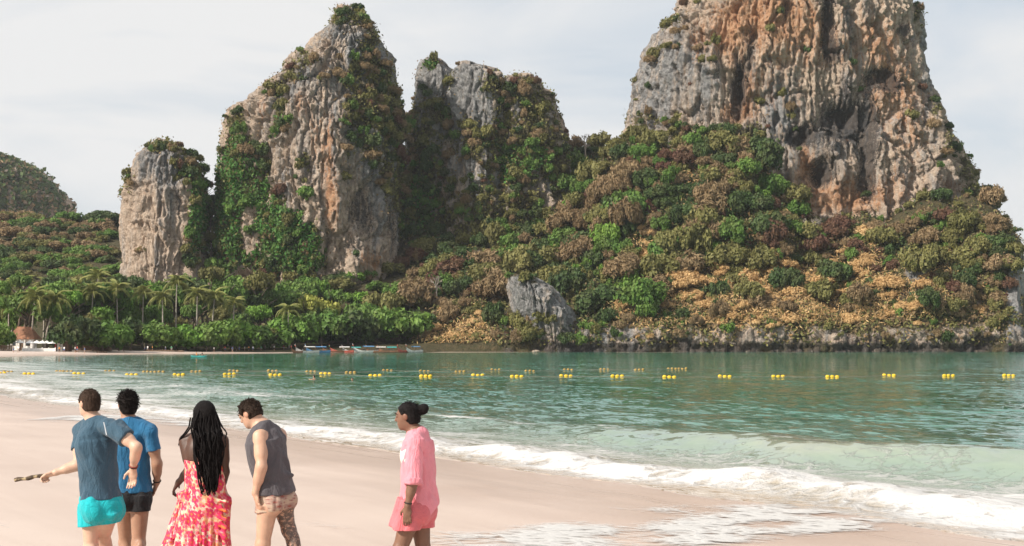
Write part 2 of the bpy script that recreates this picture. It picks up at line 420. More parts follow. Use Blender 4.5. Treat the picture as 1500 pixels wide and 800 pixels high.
gf = grid_faces(len(xs), len(ys)); keep = fm[gf].max(axis=1) > 0.06; gf = gf[keep]
used = np.unique(gf); remap = np.full(len(X), -1); remap[used] = np.arange(len(used))
fo = link('sea_foam', mesh('sea_foam', np.stack([X, Y, Zf], 1)[used], remap[gf], M_FOAM, attrs={'foam': fm[used]})); fo['kind'] = 'stuff'
tag(fo, 'thin white lacy foam left on the wet sand by the last wave', 'foam')
# ------------------------------------------------------------------ karst cliffs
def rock_mat():
    t = NT('limestone'); org = t.attr('org'); drk = t.attr('drk'); veg = t.attr('veg'); gry = t.attr('gry')
    st = t.coord((0.22, 0.22, 0.028)); st2 = t.coord((0.8, 0.8, 0.10)); iso = t.coord((1, 1, 1))
    s1 = t.noise(st, 1.0, 7, 0.66, 0.8); s2 = t.noise(st2, 1.0, 6, 0.68, 0.6); n1 = t.noise(iso, 0.10, 6, 0.6); n2 = t.noise(iso, 0.6, 7, 0.74); n3 = t.noise(iso, 1.4, 5, 0.7)
    def ridged(vec, sc, det=5):
        n = t.new('ShaderNodeTexNoise'); n.noise_type = 'RIDGED_MULTIFRACTAL'; n.inputs['Scale'].default_value = sc; n.inputs['Detail'].default_value = det; n.inputs['Roughness'].default_value = .6; n.inputs['Distortion'].default_value = .3
        t.l.new(vec, n.inputs['Vector']); return n.outputs['Fac']
    rg = ridged(t.coord((0.35, 0.35, 0.09)), 1.0)
    s3 = t.noise(t.coord((0.5, 0.5, 0.06), loc=(31, 7, 3)), 1.0, 6, 0.7, 0.7)
    cream = t.ramp(n2, [(0.30, (0.30, 0.21, 0.15)), (0.48, (0.57, 0.44, 0.335)), (0.70, (0.74, 0.61, 0.485))])
    grey = t.ramp(n2, [(0.30, (0.10, 0.10, 0.105)), (0.5, (0.30, 0.292, 0.285)), (0.70, (0.52, 0.51, 0.495))])
    orange = t.ramp(n2, [(0.30, (0.30, 0.10, 0.035)), (0.5, (0.56, 0.26, 0.11)), (0.70, (0.68, 0.42, 0.23))])
    g = t.math('ADD', t.math('MULTIPLY', t.math('SUBTRACT', s1, 0.52), 4.5), t.math('MULTIPLY', gry, 1.3))
    c = t.mix(t.math('MULTIPLY', g, 1.0, True), cream, grey)
    o = t.math('ADD', t.math('MULTIPLY', t.math('SUBTRACT', s3, 0.58), 5.0), t.math('SUBTRACT', t.math('MULTIPLY', org, 2.0), 0.45))
    c = t.mix(t.math('MULTIPLY', t.math('MULTIPLY', o, 1.0, True), 0.72), c, orange)
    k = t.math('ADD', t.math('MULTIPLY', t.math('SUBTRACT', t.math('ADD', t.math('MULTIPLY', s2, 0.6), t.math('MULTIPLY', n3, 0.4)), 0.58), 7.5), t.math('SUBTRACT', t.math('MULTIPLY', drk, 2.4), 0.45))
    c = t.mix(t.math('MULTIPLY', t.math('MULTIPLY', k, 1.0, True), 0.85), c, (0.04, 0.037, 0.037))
    wv = t.math('MULTIPLY', t.math('SUBTRACT', t.noise(t.coord((0.6, 0.6, 0.07), loc=(5, 50, 9)), 1.0, 6, 0.7), 0.60), 6.0, True)
    c = t.mix(t.math('MULTIPLY', wv, 0.5), c, (0.62, 0.56, 0.49))
    vg = t.ramp(n2, [(0.3, (0.05, 0.06, 0.025)), (0.5, (0.10, 0.085, 0.045)), (0.7, (0.19, 0.14, 0.075))])
    vf = t.math('MULTIPLY', t.math('SUBTRACT', t.math('ADD', veg, t.math('MULTIPLY', n3, 0.5)), 0.72), 4.0, True)
    c = t.mix(vf, c, vg)
    t.set('Base Color', c); t.set('Roughness', 0.9); t.set('Specular IOR Level', 0.15)
    h = t.math('ADD', t.math('MULTIPLY', s2, 0.8), t.math('ADD', t.math('MULTIPLY', n2, 0.8), t.math('MULTIPLY', n3, 0.8)))
    t.bump(t.math('SUBTRACT', h, t.math('MULTIPLY', rg, 0.45)), 1.0, 1.9)
    return t.m
M_ROCK = rock_mat()
ORG = [(1310, 150, 70, 150, .32), (1230, 285, 100, 40, .45), (1150, 150, 60, 100, .25), (1120, 20, 80, 55, 1.0), (1060, 60, 25, 45, .7), (1075, 165, 26, 20, 1.0), (1100, 130, 30, 40, .7), (1200, 60, 60, 60, .5), (1160, 300, 45, 30, .9), (1290, 60, 45, 60, .55), (1180, 235, 16, 30, .9),
       (1260, 290, 60, 30, .5), (1340, 200, 40, 80, .35), (1020, 60, 14, 40, .6), (1310, 140, 40, 40, .4), (1390, 280, 20, 30, .6), (1105, 320, 30, 15, .8),
       (480, 240, 14, 80, .9), (488, 300, 12, 40, .6), (545, 385, 22, 20, .9), (440, 150, 14, 30, .6), (385, 160, 10, 25, .6), (362, 215, 10, 10, 1), (520, 340, 40, 40, .3), (460, 190, 12, 40, .6), (230, 300, 25, 60, .35), (200, 360, 15, 25, .4)]
GRY = [(500, 150, 120, 120, .34), (720, 230, 130, 120, .6), (240, 280, 60, 70, .2), (950, 130, 38, 70, .75), (1030, 110, 22, 60, .7), (985, 60, 25, 40, .5), (1130, 150, 30, 50, .55), (1220, 190, 70, 50, .45), (1360, 120, 14, 110, .6), (1090, 230, 40, 30, .5), (1395, 300, 22, 30, .4),
       (525, 70, 14, 18, .9), (490, 40, 14, 16, .5), (555, 120, 40, 70, .55), (560, 240, 30, 60, .5), (450, 110, 10, 20, .5), (420, 130, 14, 16, .5), (632, 130, 20, 45, 1), (685, 140, 26, 45, 1), (800, 440, 70, 60, 1.0), (1215, 395, 16, 14, 1), (1340, 415, 20, 20, 1),
       (1485, 430, 14, 60, .8), (1240, 60, 20, 60, .4), (240, 240, 40, 25, .7), (590, 250, 20, 100, .6)]
DRK = [(805, 460, 60, 60, .30), (720, 260, 130, 120, .12), (555, 200, 40, 130, .18), (1213, 30, 9, 48, 1.0), (1222, 75, 14, 20, .7), (1293, 113, 22, 15, 1.0), (1308, 128, 16, 8, .7), (1240, 175, 34, 30, .75), (1232, 200, 50, 40, .4), (1273, 215, 10, 60, .9), (1180, 200, 14, 12, .9), (1205, 256, 16, 18, 1.5), (1160, 200, 12, 14, .8), (1100, 70, 6, 40, .7), (1075, 150, 10, 34, .8), (1085, 120, 8, 40, .8),  # dark stains, plus the shade inside the cave put into the colour
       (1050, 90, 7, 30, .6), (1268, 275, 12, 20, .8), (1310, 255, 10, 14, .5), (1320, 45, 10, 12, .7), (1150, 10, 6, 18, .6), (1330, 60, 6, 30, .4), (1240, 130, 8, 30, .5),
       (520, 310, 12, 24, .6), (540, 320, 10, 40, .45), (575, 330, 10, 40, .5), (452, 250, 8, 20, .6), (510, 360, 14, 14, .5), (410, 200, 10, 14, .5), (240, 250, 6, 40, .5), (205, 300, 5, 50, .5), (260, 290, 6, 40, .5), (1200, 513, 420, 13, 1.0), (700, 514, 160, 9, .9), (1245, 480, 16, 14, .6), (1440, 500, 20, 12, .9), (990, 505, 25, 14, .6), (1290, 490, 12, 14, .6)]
VEG = [(760, 170, 60, 50, .5), (735, 300, 80, 70, .5), (670, 195, 30, 30, .4), (620, 170, 16, 60, .4),   # where plants cling to the rock
       (500, 28, 28, 16, .9), (545, 60, 18, 30, .9), (520, 105, 30, 26, .75), (555, 110, 26, 40, .85), (530, 160, 36, 40, .85), (575, 170, 24, 50, .9), (545, 225, 40, 40, .75), (575, 270, 20, 40, .8), (450, 85, 18, 14, .9), (428, 105, 18, 18, .9), (400, 130, 20, 14, .8),
       (412, 185, 16, 34, .85), (345, 175, 16, 16, .7), (338, 240, 20, 55, 1), (365, 230, 18, 50, 1), (380, 270, 22, 50, 1), (345, 320, 18, 50, 1), (395, 320, 24, 50, 1), (430, 350, 36, 38, 1), (455, 370, 18, 40, 1), (400, 385, 70, 24, .9), (445, 235, 12, 14, .9), (330, 390, 14, 60, .9), (372, 315, 10, 16, -.9), (358, 330, 7, 16, -.6),
       (595, 330, 14, 80, .8), (560, 410, 30, 20, .5),
       (610, 260, 26, 90, 1), (632, 95, 12, 8, .9), (645, 170, 20, 30, .8), (660, 115, 8, 16, .7), (720, 120, 16, 18, .9), (700, 215, 40, 24, .9), (775, 150, 40, 40, .95), (790, 220, 36, 40, .9), (745, 250, 28, 40, .85), (690, 300, 26, 30, .55), (745, 210, 16, 30, .8), (820, 260, 16, 50, .9), (700, 370, 26, 40, .7), (770, 330, 34, 40, .8), (640, 320, 30, 60, .95), (765, 390, 60, 30, .9),
       (235, 214, 30, 12, .95), (285, 250, 18, 30, .95), (292, 300, 12, 50, .9), (280, 350, 10, 40, .95), (188, 268, 10, 24, .8), (262, 235, 14, 14, .7), (310, 330, 16, 70, .8),
       (985, 28, 24, 26, .6), (955, 85, 18, 14, .5), (940, 175, 40, 12, .8), (1000, 195, 40, 16, .8), (1060, 200, 40, 18, .75), (1110, 195, 25, 30, .7), (1345, 20, 8, 22, .9), (1368, 160, 8, 24, .9), (1390, 205, 10, 24, .9), (1415, 250, 16, 30, 1), (1430, 290, 18, 26, 1), (1350, 325, 40, 20, .85), (1080, 250, 40, 40, .8), (1140, 240, 16, 20, .3), (1160, 165, 6, 10, .6), (1100, 295, 30, 16, .6), (1240, 330, 60, 12, .7)]
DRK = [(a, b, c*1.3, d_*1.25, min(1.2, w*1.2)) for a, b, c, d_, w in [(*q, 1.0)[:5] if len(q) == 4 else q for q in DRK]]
GRY = [(a, b, c*1.2, d_*1.2, w*1.15) for a, b, c, d_, w in [(*q, 1.0)[:5] if len(q) == 4 else q for q in GRY]]
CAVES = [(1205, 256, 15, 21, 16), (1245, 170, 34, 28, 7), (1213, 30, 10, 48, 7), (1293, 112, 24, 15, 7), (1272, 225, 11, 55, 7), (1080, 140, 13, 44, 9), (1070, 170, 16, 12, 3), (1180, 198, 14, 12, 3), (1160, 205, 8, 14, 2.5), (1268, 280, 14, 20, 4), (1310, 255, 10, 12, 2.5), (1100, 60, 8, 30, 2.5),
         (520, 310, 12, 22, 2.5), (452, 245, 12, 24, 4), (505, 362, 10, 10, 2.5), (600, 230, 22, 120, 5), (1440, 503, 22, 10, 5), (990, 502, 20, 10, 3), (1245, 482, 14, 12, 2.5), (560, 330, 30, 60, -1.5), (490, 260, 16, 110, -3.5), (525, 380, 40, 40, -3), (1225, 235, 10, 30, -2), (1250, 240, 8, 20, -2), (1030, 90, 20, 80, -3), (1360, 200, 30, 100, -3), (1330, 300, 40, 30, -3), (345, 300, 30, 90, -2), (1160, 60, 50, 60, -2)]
def rock_disp(p, amp=1.0, fl=1.0):
    x, y, z = p[:, 0], p[:, 1], p[:, 2]
    wx = 1.3*perlin(p/8.0+3.1)+0.5*perlin(p/3.0+1.1); wz = 4.0*perlin(p/10.0+7.7)
    def N(sx, sz, o): return perlin(np.stack([(x+wx)/sx+o, (y+wx)/sx-o, (z+wz)/sz+2*o], -1))
    d = 4.0*N(36, 70, 1.3)+3.2*(np.abs(N(14, 62, 5.1))*2-0.5)
    q = np.stack([x+wx, y+wx, z+wz], -1)
    for sx, sz, off, crack, o in ((8.5, 34, 4.6, 2.2, 0.0), (3.2, 16, 2.2, 1.5, 7.0), (1.5, 6.5, 1.0, 0.7, 3.0)):      # jointed blocks and columns
        f1, f2, rv = worley(q/np.array([sx, sx, sz])+o); d += fl*(off*(rv-0.5)+crack*(np.minimum((f2-f1)/0.15, 1)-1))
    d += 0.9*(np.abs(N(1.5, 6, 4.4))*2-0.5)+0.6*N(3, 2.6, 3.3)+0.5*N(1.4, 1.2, 6.1)
    pk = N(8, 7, 9.4); d -= 3.0*smooth(0.3, 0.5, pk)       # pockets
    return amp*d
def veg_mask(v, px, py):
    n = 0.55*perlin(v/6.5+2.0)+0.35*perlin(v/2.6+5.0)+0.3*perlin(v/16.0+1.0)
    m = blobs(px, py, VEG); return np.clip(m+n*smooth(0.05, 0.5, m)*1.0-0.1, 0, 1)
SURF = []      # surfaces on which plants can be set: (points, normals, name)
def vnormals(v, f):
    a, b, c, e = (v[f[:, i]] for i in range(4)); n = np.cross(c-a, e-b)
    out = np.zeros_like(v)
    for i in range(4): np.add.at(out, f[:, i], n)
    return out/(np.linalg.norm(out, axis=1)[:, None]+1e-9)
def attrs_at(v):
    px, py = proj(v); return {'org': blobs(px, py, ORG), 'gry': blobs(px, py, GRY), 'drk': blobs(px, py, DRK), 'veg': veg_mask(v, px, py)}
def loft(name, rows, Yc, depth, nf, nz, amp=1.0, power=0.8, nb=24, zbase=-1.0, fl=1.0):
    """rows: (photo y, left x, right x) from top to foot; a closed tower round its own axis"""
    rows = sorted(rows); py = np.array([r[0] for r in rows], float); L = np.array([r[1] for r in rows], float); R = np.array([r[2] for r in rows], float)
    yy = np.linspace(py[0], py[-1], nz)
    l = np.interp(yy, py, L); r = np.interp(yy, py, R)
    zz = np.array([zat(y, Yc) for y in yy]); cx = ((l+r)/2-750)/F*Yc; hw = (r-l)/2/F*Yc
    ang = np.concatenate([np.linspace(0, math.pi, nf), np.linspace(math.pi, 2*math.pi, nb)[1:]])
    ca, sa = np.cos(ang), np.sin(ang)
    ux = np.sign(ca)*np.abs(ca)**power; uy = -np.sign(sa)*np.abs(sa)**power
    hmax = hw.max(); hd = depth*(0.35+0.65*hw/hmax)
    X = cx[:, None]+hw[:, None]*ux[None]; Yv = Yc+hd[:, None]*uy[None]; Z = np.repeat(zz[:, None], len(ang), 1)
    v = np.stack([X, Yv, Z], -1).reshape(-1, 3); nn = len(ang)
    nx = ux[None]/np.maximum(hw[:, None], 3); ny = uy[None]/np.maximum(hd[:, None], 3); ln = np.sqrt(nx**2+ny**2)+1e-6
    nrm = np.stack([nx/ln, ny/ln, np.full_like(nx*ln, 0.12)], -1).reshape(-1, 3)
    px, pyv = proj(v)
    dsp = rock_disp(v, amp, fl)
    for c in CAVES: dsp -= np.where(nrm[:, 1] < 0, c[4]*np.exp(-(((px-c[0])/c[2])**2+((pyv-c[1])/c[3])**2)*1.2), 0)
    topf = np.clip(np.repeat(hw, nn)/8.0, 0.12, 1)                # slimmer pieces get less relief
    edge = np.repeat(np.abs(ux)[None], nz, 0).reshape(-1); topf = topf*(1-0.5*smooth(0.8, 1.0, edge))
    v = v+nrm*(dsp*topf)[:, None]
    # cap
    top = np.array([[cx[0], Yc, zz[0]+0.8]]); v = np.concatenate([v, top]); ti = len(v)-1
    f = grid_faces(nz, nn)
    capf = np.array([(ti, j, j+1, j+1) for j in range(nn-1)])
    nvv = vnormals(v, f[:, ::-1])
    if nvv[(nz//2)*nn+nf//2, 1] > 0: nvv = -nvv
    SURF.append((v[:-1], nvv[:-1], name))
    f = f[:, ::-1]
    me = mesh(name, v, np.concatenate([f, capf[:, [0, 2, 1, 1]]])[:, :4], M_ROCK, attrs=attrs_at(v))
    me.validate()
    return struct(name, me)
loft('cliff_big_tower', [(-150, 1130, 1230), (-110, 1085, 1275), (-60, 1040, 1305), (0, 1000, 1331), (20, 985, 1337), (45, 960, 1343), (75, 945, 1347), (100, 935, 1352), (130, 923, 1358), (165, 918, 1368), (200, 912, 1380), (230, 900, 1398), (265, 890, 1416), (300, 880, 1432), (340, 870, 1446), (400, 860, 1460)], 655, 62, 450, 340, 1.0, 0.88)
loft('cliff_spire', [(17, 496, 514), (24, 488, 522), (42, 477, 543), (65, 460, 560), (82, 450, 567), (87, 434, 569), (100, 420, 574), (112, 407, 577), (140, 372, 584), (155, 362, 588), (167, 334, 592), (180, 332, 595), (200, 329, 595), (230, 323, 592), (300, 318, 585), (360, 316, 581), (418, 318, 577), (450, 320, 575)], 615, 34, 250, 300, 0.85, 1.05)
loft('cliff_shoulder_pinnacle', [(89, 622, 644), (95, 617, 653), (104, 615, 664), (114, 612, 676), (150, 606, 684), (185, 596, 690), (300, 570, 700), (430, 566, 705)], 655, 24, 110, 180, 0.6, 1.0)
loft('cliff_middle_pinnacle', [(97, 673, 699), (103, 664, 714), (110, 660, 730), (120, 655, 744), (145, 652, 754), (250, 644, 760), (430, 638, 765)], 645, 26, 120, 190, 0.7, 1.0)
loft('cliff_middle_dome', [(114, 750, 776), (118, 736, 791), (123, 724, 799), (131, 716, 806), (145, 712, 814), (172, 712, 825), (200, 704, 832), (250, 698, 836), (300, 690, 842), (430, 676, 850)], 650, 30, 160, 200, 0.8, 1.0)
loft('cliff_small_tower', [(207, 230, 244), (213, 220, 254), (222, 211, 264), (235, 200, 282), (255, 191, 292), (284, 182, 300), (340, 180, 302), (390, 184, 302), (420, 184, 302)], 600, 20, 150, 170, 0.6, 1.0)
loft('cliff_far_hill', [(228, -70, 2), (236, -90, 22), (244, -100, 36), (255, -110, 54), (275, -115, 76), (293, -120, 90), (320, -125, 91), (400, -140, 96)], 1250, 90, 110, 90, 1.6)
loft('rock_outcrop', [(402, 748, 768), (408, 744, 786), (420, 743, 806), (436, 746, 824), (452, 750, 838), (470, 760, 848), (490, 772, 858), (505, 778, 866), (524, 778, 872)], 533, 15, 180, 130, 0.5, 1.1)

# vegetated skirt of the cliffs, one sheet of terrain from beach and water line to the feet of the towers
COLS = {}
def colp(px, base, *pts):
    """profile of the slope in the direction px: base (Y,z) pairs, then (photo y, Y) pairs"""
    COLS[px] = base+[(Y, zat(py, Y)) for py, Y in pts]
for p in (-260, -100, 0, 100, 180): colp(p, [(400+max(0, p)*0.22, 0.6), (480, 2.5), (540, 6)], (430, 570), (395, 610), (355, 670), (322+(p > 120)*4, 730), (335, 860))
colp(250, [(440, 0.6), (500, 2.5), (550, 5)], (440, 575), (410, 600), (395, 620), (380, 700), (400, 860))
for p in (320, 400, 480, 560): colp(p, [(452+(p-320)*0.21, 0.4), (515, 2.0), (555, 4)], (440, 572), (415, 585), (400, 610), (390, 680), (400, 860))
colp(600, [(506, 0.3), (520, 1.5), (540, 4)], (455, 560), (420, 580), (385, 610), (330, 650), (300, 720))
colp(650, [(518, -1.0), (523, 3)], (485, 535), (450, 550), (420, 570), (385, 600), (340, 640), (300, 700))
colp(720, [(521, -1.0), (524, 3)], (480, 535), (445, 552), (410, 575), (375, 605), (330, 640), (300, 700))
colp(800, [(521, -1.0), (525, 3)], (475, 540), (440, 553), (400, 575), (350, 605), (290, 640), (240, 680))
colp(860, [(521, -1.0), (524, 5)], (475, 532), (430, 548), (380, 570), (320, 600), (250, 640), (222, 668), (240, 760))
colp(930, [(521, -1.0), (523, 7)], (470, 530), (420, 548), (360, 566), (300, 585), (245, 602), (204, 622))
colp(1000, [(521, -1.0), (523, 8)], (468, 529), (415, 547), (350, 562), (290, 577), (250, 586), (214, 598))
colp(1100, [(521, -1.0), (523, 9)], (464, 528), (410, 546), (350, 560), (300, 572), (262, 580), (236, 588))
colp(1150, [(521, -1.0), (523, 9)], (462, 528), (408, 546), (355, 561), (325, 574), (300, 584), (285, 600))
colp(1200, [(521, -1.0), (523, 10)], (460, 528), (405, 545), (360, 562), (335, 580), (322, 600), (310, 640))
colp(1300, [(521, -1.0), (523, 10)], (460, 528), (400, 543), (365, 560), (335, 582), (325, 600), (310, 640))
colp(1400, [(521, -1.0), (523, 10)], (460, 527), (400, 540), (355, 560), (325, 588), (310, 610), (300, 650))
colp(1450, [(522, -1.0), (524, 12)], (450, 527), (400, 537), (350, 560), (312, 590), (300, 625), (300, 660))
colp(1480, [(522, -1.0), (525, 14)], (440, 528), (390, 537), (350, 558), (330, 590), (345, 625), (350, 660))
colp(1494, [(523, -1.0), (526, 14)], (430, 530), (395, 540), (365, 560), (352, 590), (370, 625), (380, 660))
colp(1501, [(526, -1.0), (533, 9)], (460, 545), (450, 555), (430, 570), (430, 590), (440, 625), (450, 660))
colp(1505, [(532, -1.5), (540, -1.5)], (520, 552), (520, 562), (520, 575), (520, 595), (520, 630), (520, 665))
cpx = np.array(sorted(COLS)); NT_ = 150; prof = []
for p in cpx:
    a = np.array(COLS[p], float); s = np.concatenate([[0], np.cumsum(np.hypot(*np.diff(a, axis=0).T))])
    # resample with the same share of samples between successive control points so features line up
    k = np.linspace(0, len(a)-1, NT_); prof.append(np.stack([np.interp(k, np.arange(len(a)), a[:, 0]), np.interp(k, np.arange(len(a)), a[:, 1])], 1))
prof = np.array(prof)
ux_ = np.concatenate([np.arange(-260, 600, 5.0), np.arange(600, 1480, 2.6), np.arange(1480, 1505.1, 1.5)])
hy = np.stack([np.interp(ux_, cpx, prof[:, j, 0]) for j in range(NT_)], 1); hz = np.stack([np.interp(ux_, cpx, prof[:, j, 1]) for j in range(NT_)], 1)
hx = (ux_[:, None]-750)/F*hy
v = np.stack([hx, hy, hz], -1).reshape(-1, 3); f = grid_faces(len(ux_), NT_)
n0 = vnormals(v, f)
if n0[:, 2].mean() < 0: n0 = -n0; f = f[:, ::-1]
px_, py_ = proj(v)
tt_ = np.tile(np.linspace(0, 1, NT_), len(ux_))
am = smooth(0.06, 0.3, tt_)*np.repeat(smooth(1504, 1470, ux_)*smooth(560, 660, ux_)*0.75+0.25, NT_)
dsp = 7.0*perlin(v/42.0+2.2)+4.5*(np.abs(perlin(v/24.0+6.1))*2-0.5)+2.4*perlin(v/10.0+4)+1.0*perlin(v/4.0+8)
low = np.repeat(smooth(640, 860, ux_), NT_)*smooth(470, 494, py_)       # bare sea cliff at the water line
dsp = dsp*am+low*(0.9*(1-2*np.abs(perlin(np.stack([v[:, 0]/3.5, v[:, 1]/3.5, v[:, 2]/14], -1))))+0.8*perlin(v/2.0)+0.5*perlin(v/1.0)+(lambda w: 1.8*(w[2]-0.5)+0.9*(np.minimum((w[1]-w[0])/0.2, 1)-1))(worley(v/np.array([3.2, 3.2, 4.5]))))
for c in CAVES:
    if c[1] > 470: dsp -= c[4]*np.exp(-(((px_-c[0])/c[2])**2+((py_-c[1])/c[3])**2)*1.2)
dsp += 1.6*low*smooth(511, 503, py_)      # notch at sea level
v = v+n0*dsp[:, None]
SLOPE_V, SLOPE_N = v, vnormals(v, f)
if SLOPE_N[:, 2].mean() < 0: SLOPE_N = -SLOPE_N
at_ = attrs_at(v); rocky = blobs(px_, py_, [(1215, 395, 14, 14), (1340, 415, 18, 20), (1487, 430, 12, 60), (1440, 450, 20, 30, .5)])
at_['veg'] = np.clip(1.0-rocky*1.1-0.62*low+0.5*perlin(v/7.0), 0, 1); at_['gry'] = np.clip(at_['gry']+0.2, 0, 1)
at_['drk'] = np.maximum(at_['drk'], 0.40*low); at_['gry'] = np.clip(at_['gry']+0.15*low, 0, 1); at_['org'] = np.maximum(at_['org'], 0.28*low); at_['drk'] = np.maximum(at_['drk'], smooth(497, 511, py_)*np.repeat(smooth(640, 700, ux_), NT_))
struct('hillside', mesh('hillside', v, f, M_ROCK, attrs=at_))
# ------------------------------------------------------------------ plants
def leaf_mat(name, dark, mid, light, rough=0.6, mixin=0.8):
    t = NT(name); v = t.attr('v'); oi = t.new('ShaderNodeObjectInfo'); ge = t.new('ShaderNodeNewGeometry')
    wn1 = t.noise(ge.outputs['Position'], 0.16, 4, .6); wn2 = t.noise(ge.outputs['Position'], 0.9, 3, .6)
    f = t.math('ADD', t.math('MULTIPLY', v, 0.42), t.math('ADD', t.math('MULTIPLY', oi.outputs['Random'], 0.22), t.math('MULTIPLY', t.math('SUBTRACT', wn2, 0.22), 0.65)))
    br = 1.2; dark, mid, light = (tuple(min(.75, x*br) for x in q) for q in (dark, mid, light))
    c = t.ramp(f, [(0.1, dark), (0.5, mid), (0.9, light)])
    tint = tuple(0.45*m_+0.55*o_ for m_, o_ in zip(mid, (0.13, 0.105, 0.045)))          # sun-bleached and dying leaves run through every plant
    c = t.mix(t.math('MULTIPLY', t.math('SUBTRACT', wn1, 0.44), 4.0*mixin, True), c, tint)
    t.set('Base Color', c); t.set('Roughness', rough); t.set('Specular IOR Level', 0.25)
    tr = t.new('ShaderNodeBsdfTranslucent'); t.l.new(c, tr.inputs['Color'])
    ms = t.new('ShaderNodeMixShader'); ms.inputs[0].default_value = 0.22
    t.l.new(t.bsdf.outputs[0], ms.inputs[1]); t.l.new(tr.outputs[0], ms.inputs[2]); t.l.new(ms.outputs[0], t.out.inputs['Surface'])
    return t.m
LM = {'green': leaf_mat('leaf_green', (0.03, 0.075, 0.016), (0.09, 0.17, 0.03), (0.19, 0.28, 0.06)),
      'bright': leaf_mat('leaf_bright_green', (0.045, 0.11, 0.018), (0.12, 0.235, 0.032), (0.23, 0.36, 0.055)),
      'dark': leaf_mat('leaf_dark_green', (0.016, 0.034, 0.011), (0.045, 0.078, 0.022), (0.10, 0.145, 0.042)),
      'olive': leaf_mat('leaf_olive', (0.065, 0.065, 0.02), (0.15, 0.145, 0.045), (0.26, 0.23, 0.085)),
      'brown': leaf_mat('leaf_dry_brown', (0.10, 0.066, 0.034), (0.22, 0.15, 0.08), (0.35, 0.255, 0.14)),
      'straw': leaf_mat('leaf_straw', (0.30, 0.18, 0.075), (0.50, 0.325, 0.15), (0.66, 0.47, 0.245), mixin=0.25),
      'red': leaf_mat('leaf_reddish', (0.06, 0.028, 0.02), (0.125, 0.06, 0.04), (0.20, 0.11, 0.07)),
      'lime': leaf_mat('leaf_yellow_green', (0.16, 0.19, 0.03), (0.30, 0.32, 0.06), (0.45, 0.43, 0.12)),
      'palm': leaf_mat('leaf_palm', (0.06, 0.09, 0.02), (0.17, 0.19, 0.05), (0.36, 0.33, 0.12)),
      'vine': leaf_mat('leaf_vine', (0.018, 0.065, 0.013), (0.05, 0.14, 0.024), (0.12, 0.24, 0.045))}
M_BARK = plain('bark', (0.16, 0.12, 0.09), 0.9, 0.4, 1.5)
M_PALE = plain('bare_wood', (0.36, 0.31, 0.26), 0.9, 0.3, 1.5)
def leaves(c, n, size, rng, elong=1.5, spread=0.55, up=0.25):
    """diamond leaf faces at c facing roughly n"""
    k = len(c); nn = n+rng.normal(size=(k, 3))*spread+np.array([0, 0, up]); nn /= np.linalg.norm(nn, axis=1)[:, None]+1e-9
    r = rng.normal(size=(k, 3)); u = np.cross(nn, r); u /= np.linalg.norm(u, axis=1)[:, None]+1e-9; w = np.cross(nn, u)
    s = (size*(0.65+0.7*rng.random(k)))[:, None]
    v = np.stack([c-u*s*elong*0.5, c-w*s*0.5+nn*s*0.12, c+u*s*elong*0.5, c+w*s*0.5+nn*s*0.12], 1).reshape(-1, 3)
    return v, np.arange(4*k).reshape(-1, 4)
def crown(seed, nl=9, per=85, size=0.15, flat=0.8, rr=(0.30, 0.48), elong=1.5, dome=True):
    rng = np.random.default_rng(seed); C, N = [], []; lv = []
    for i in range(nl):
        a = rng.random()*6.283; q = math.sqrt(rng.random())*0.82; r = rr[0]*0.85+rng.random()*(rr[1]-rr[0])
        c = np.array([math.cos(a)*q, math.sin(a)*q, (0.35+0.55*rng.random()*(1-q*0.7))*flat if dome else (rng.random()-0.35)*1.1*flat])
        d = rng.normal(size=(per, 3)); d[:, 2] = d[:, 2]*0.9+0.25; d /= np.linalg.norm(d, axis=1)[:, None]
        rad = r*(0.62+0.40*rng.random(per)+0.45*rng.random(per)**6)
        C.append(c+d*rad[:, None]*np.array([1, 1, 0.85])); N.append(d)
        lv.append(np.clip(rng.random(per)*0.7+0.3*rng.random(), 0, 1))
    C = np.concatenate(C); N = np.concatenate(N); lv = np.concatenate(lv)
    v, f = leaves(C, N, size, rng, elong)
    return v, f, np.repeat(lv, 4)
def grassy(seed, n=420):
    rng = np.random.default_rng(seed); vs = []; lv = []
    for i in range(n):
        a = rng.random()*6.283; q = math.sqrt(rng.random())*0.8; b = np.array([math.cos(a)*q, math.sin(a)*q, 0.75*math.sqrt(max(0, 1-q*q))*(0.7+0.5*rng.random())])
        d = np.array([math.cos(a), math.sin(a), 0])*(0.4+0.4*rng.random())+rng.normal(size=3)*0.3
        m = b+d*0.16+np.array([0, 0, 0.05]); e = m+d*0.18+np.array([0, 0, -0.30*rng.random()-0.08])
        s = np.cross(d, [0, 0, 1.0]); s = s/(np.linalg.norm(s)+1e-6)*0.045*(0.6+rng.random())
        vs += [b-s, b+s, m+s, m-s, m-s, m+s, e+s*0.3, e-s*0.3]; lv += [rng.random()]*8
    v = np.array(vs); return v, np.arange(len(v)).reshape(-1, 4), np.array(lv)
def bare(seed, depth=4):
    rng = np.random.default_rng(seed); parts = []
    def br(p, d, l, r, k):
        q = p+d*l*0.5+rng.normal(size=3)*l*0.05; e = p+d*l
        parts.append(tube([p, q, e], [r, r*0.85, r*0.65], 5, False))
        if k == 0: return
        for i in range(3 if k > 1 else 4):
            nd = d+rng.normal(size=3)*0.55; nd[2] += 0.12; nd /= np.linalg.norm(nd); br(e, nd, l*(0.62+0.2*rng.random()), r*0.6, k-1)
    br(np.zeros(3), np.array([0.05, 0, 1.0]), 0.35, 0.045, depth)
    return join(parts)
def pm(name, v, f, lv): return mesh(name, v, f, LM['green'], sm=False, attrs={'v': lv})
BUSH = [pm('bush', *crown(10+i, 8+i, 80, 0.17, 0.85)) for i in range(5)]
TWIG = [pm('dry_bush', *crown(30+i, 12, 75, 0.13, 0.9, (0.22, 0.45), 3.6)) for i in range(3)]
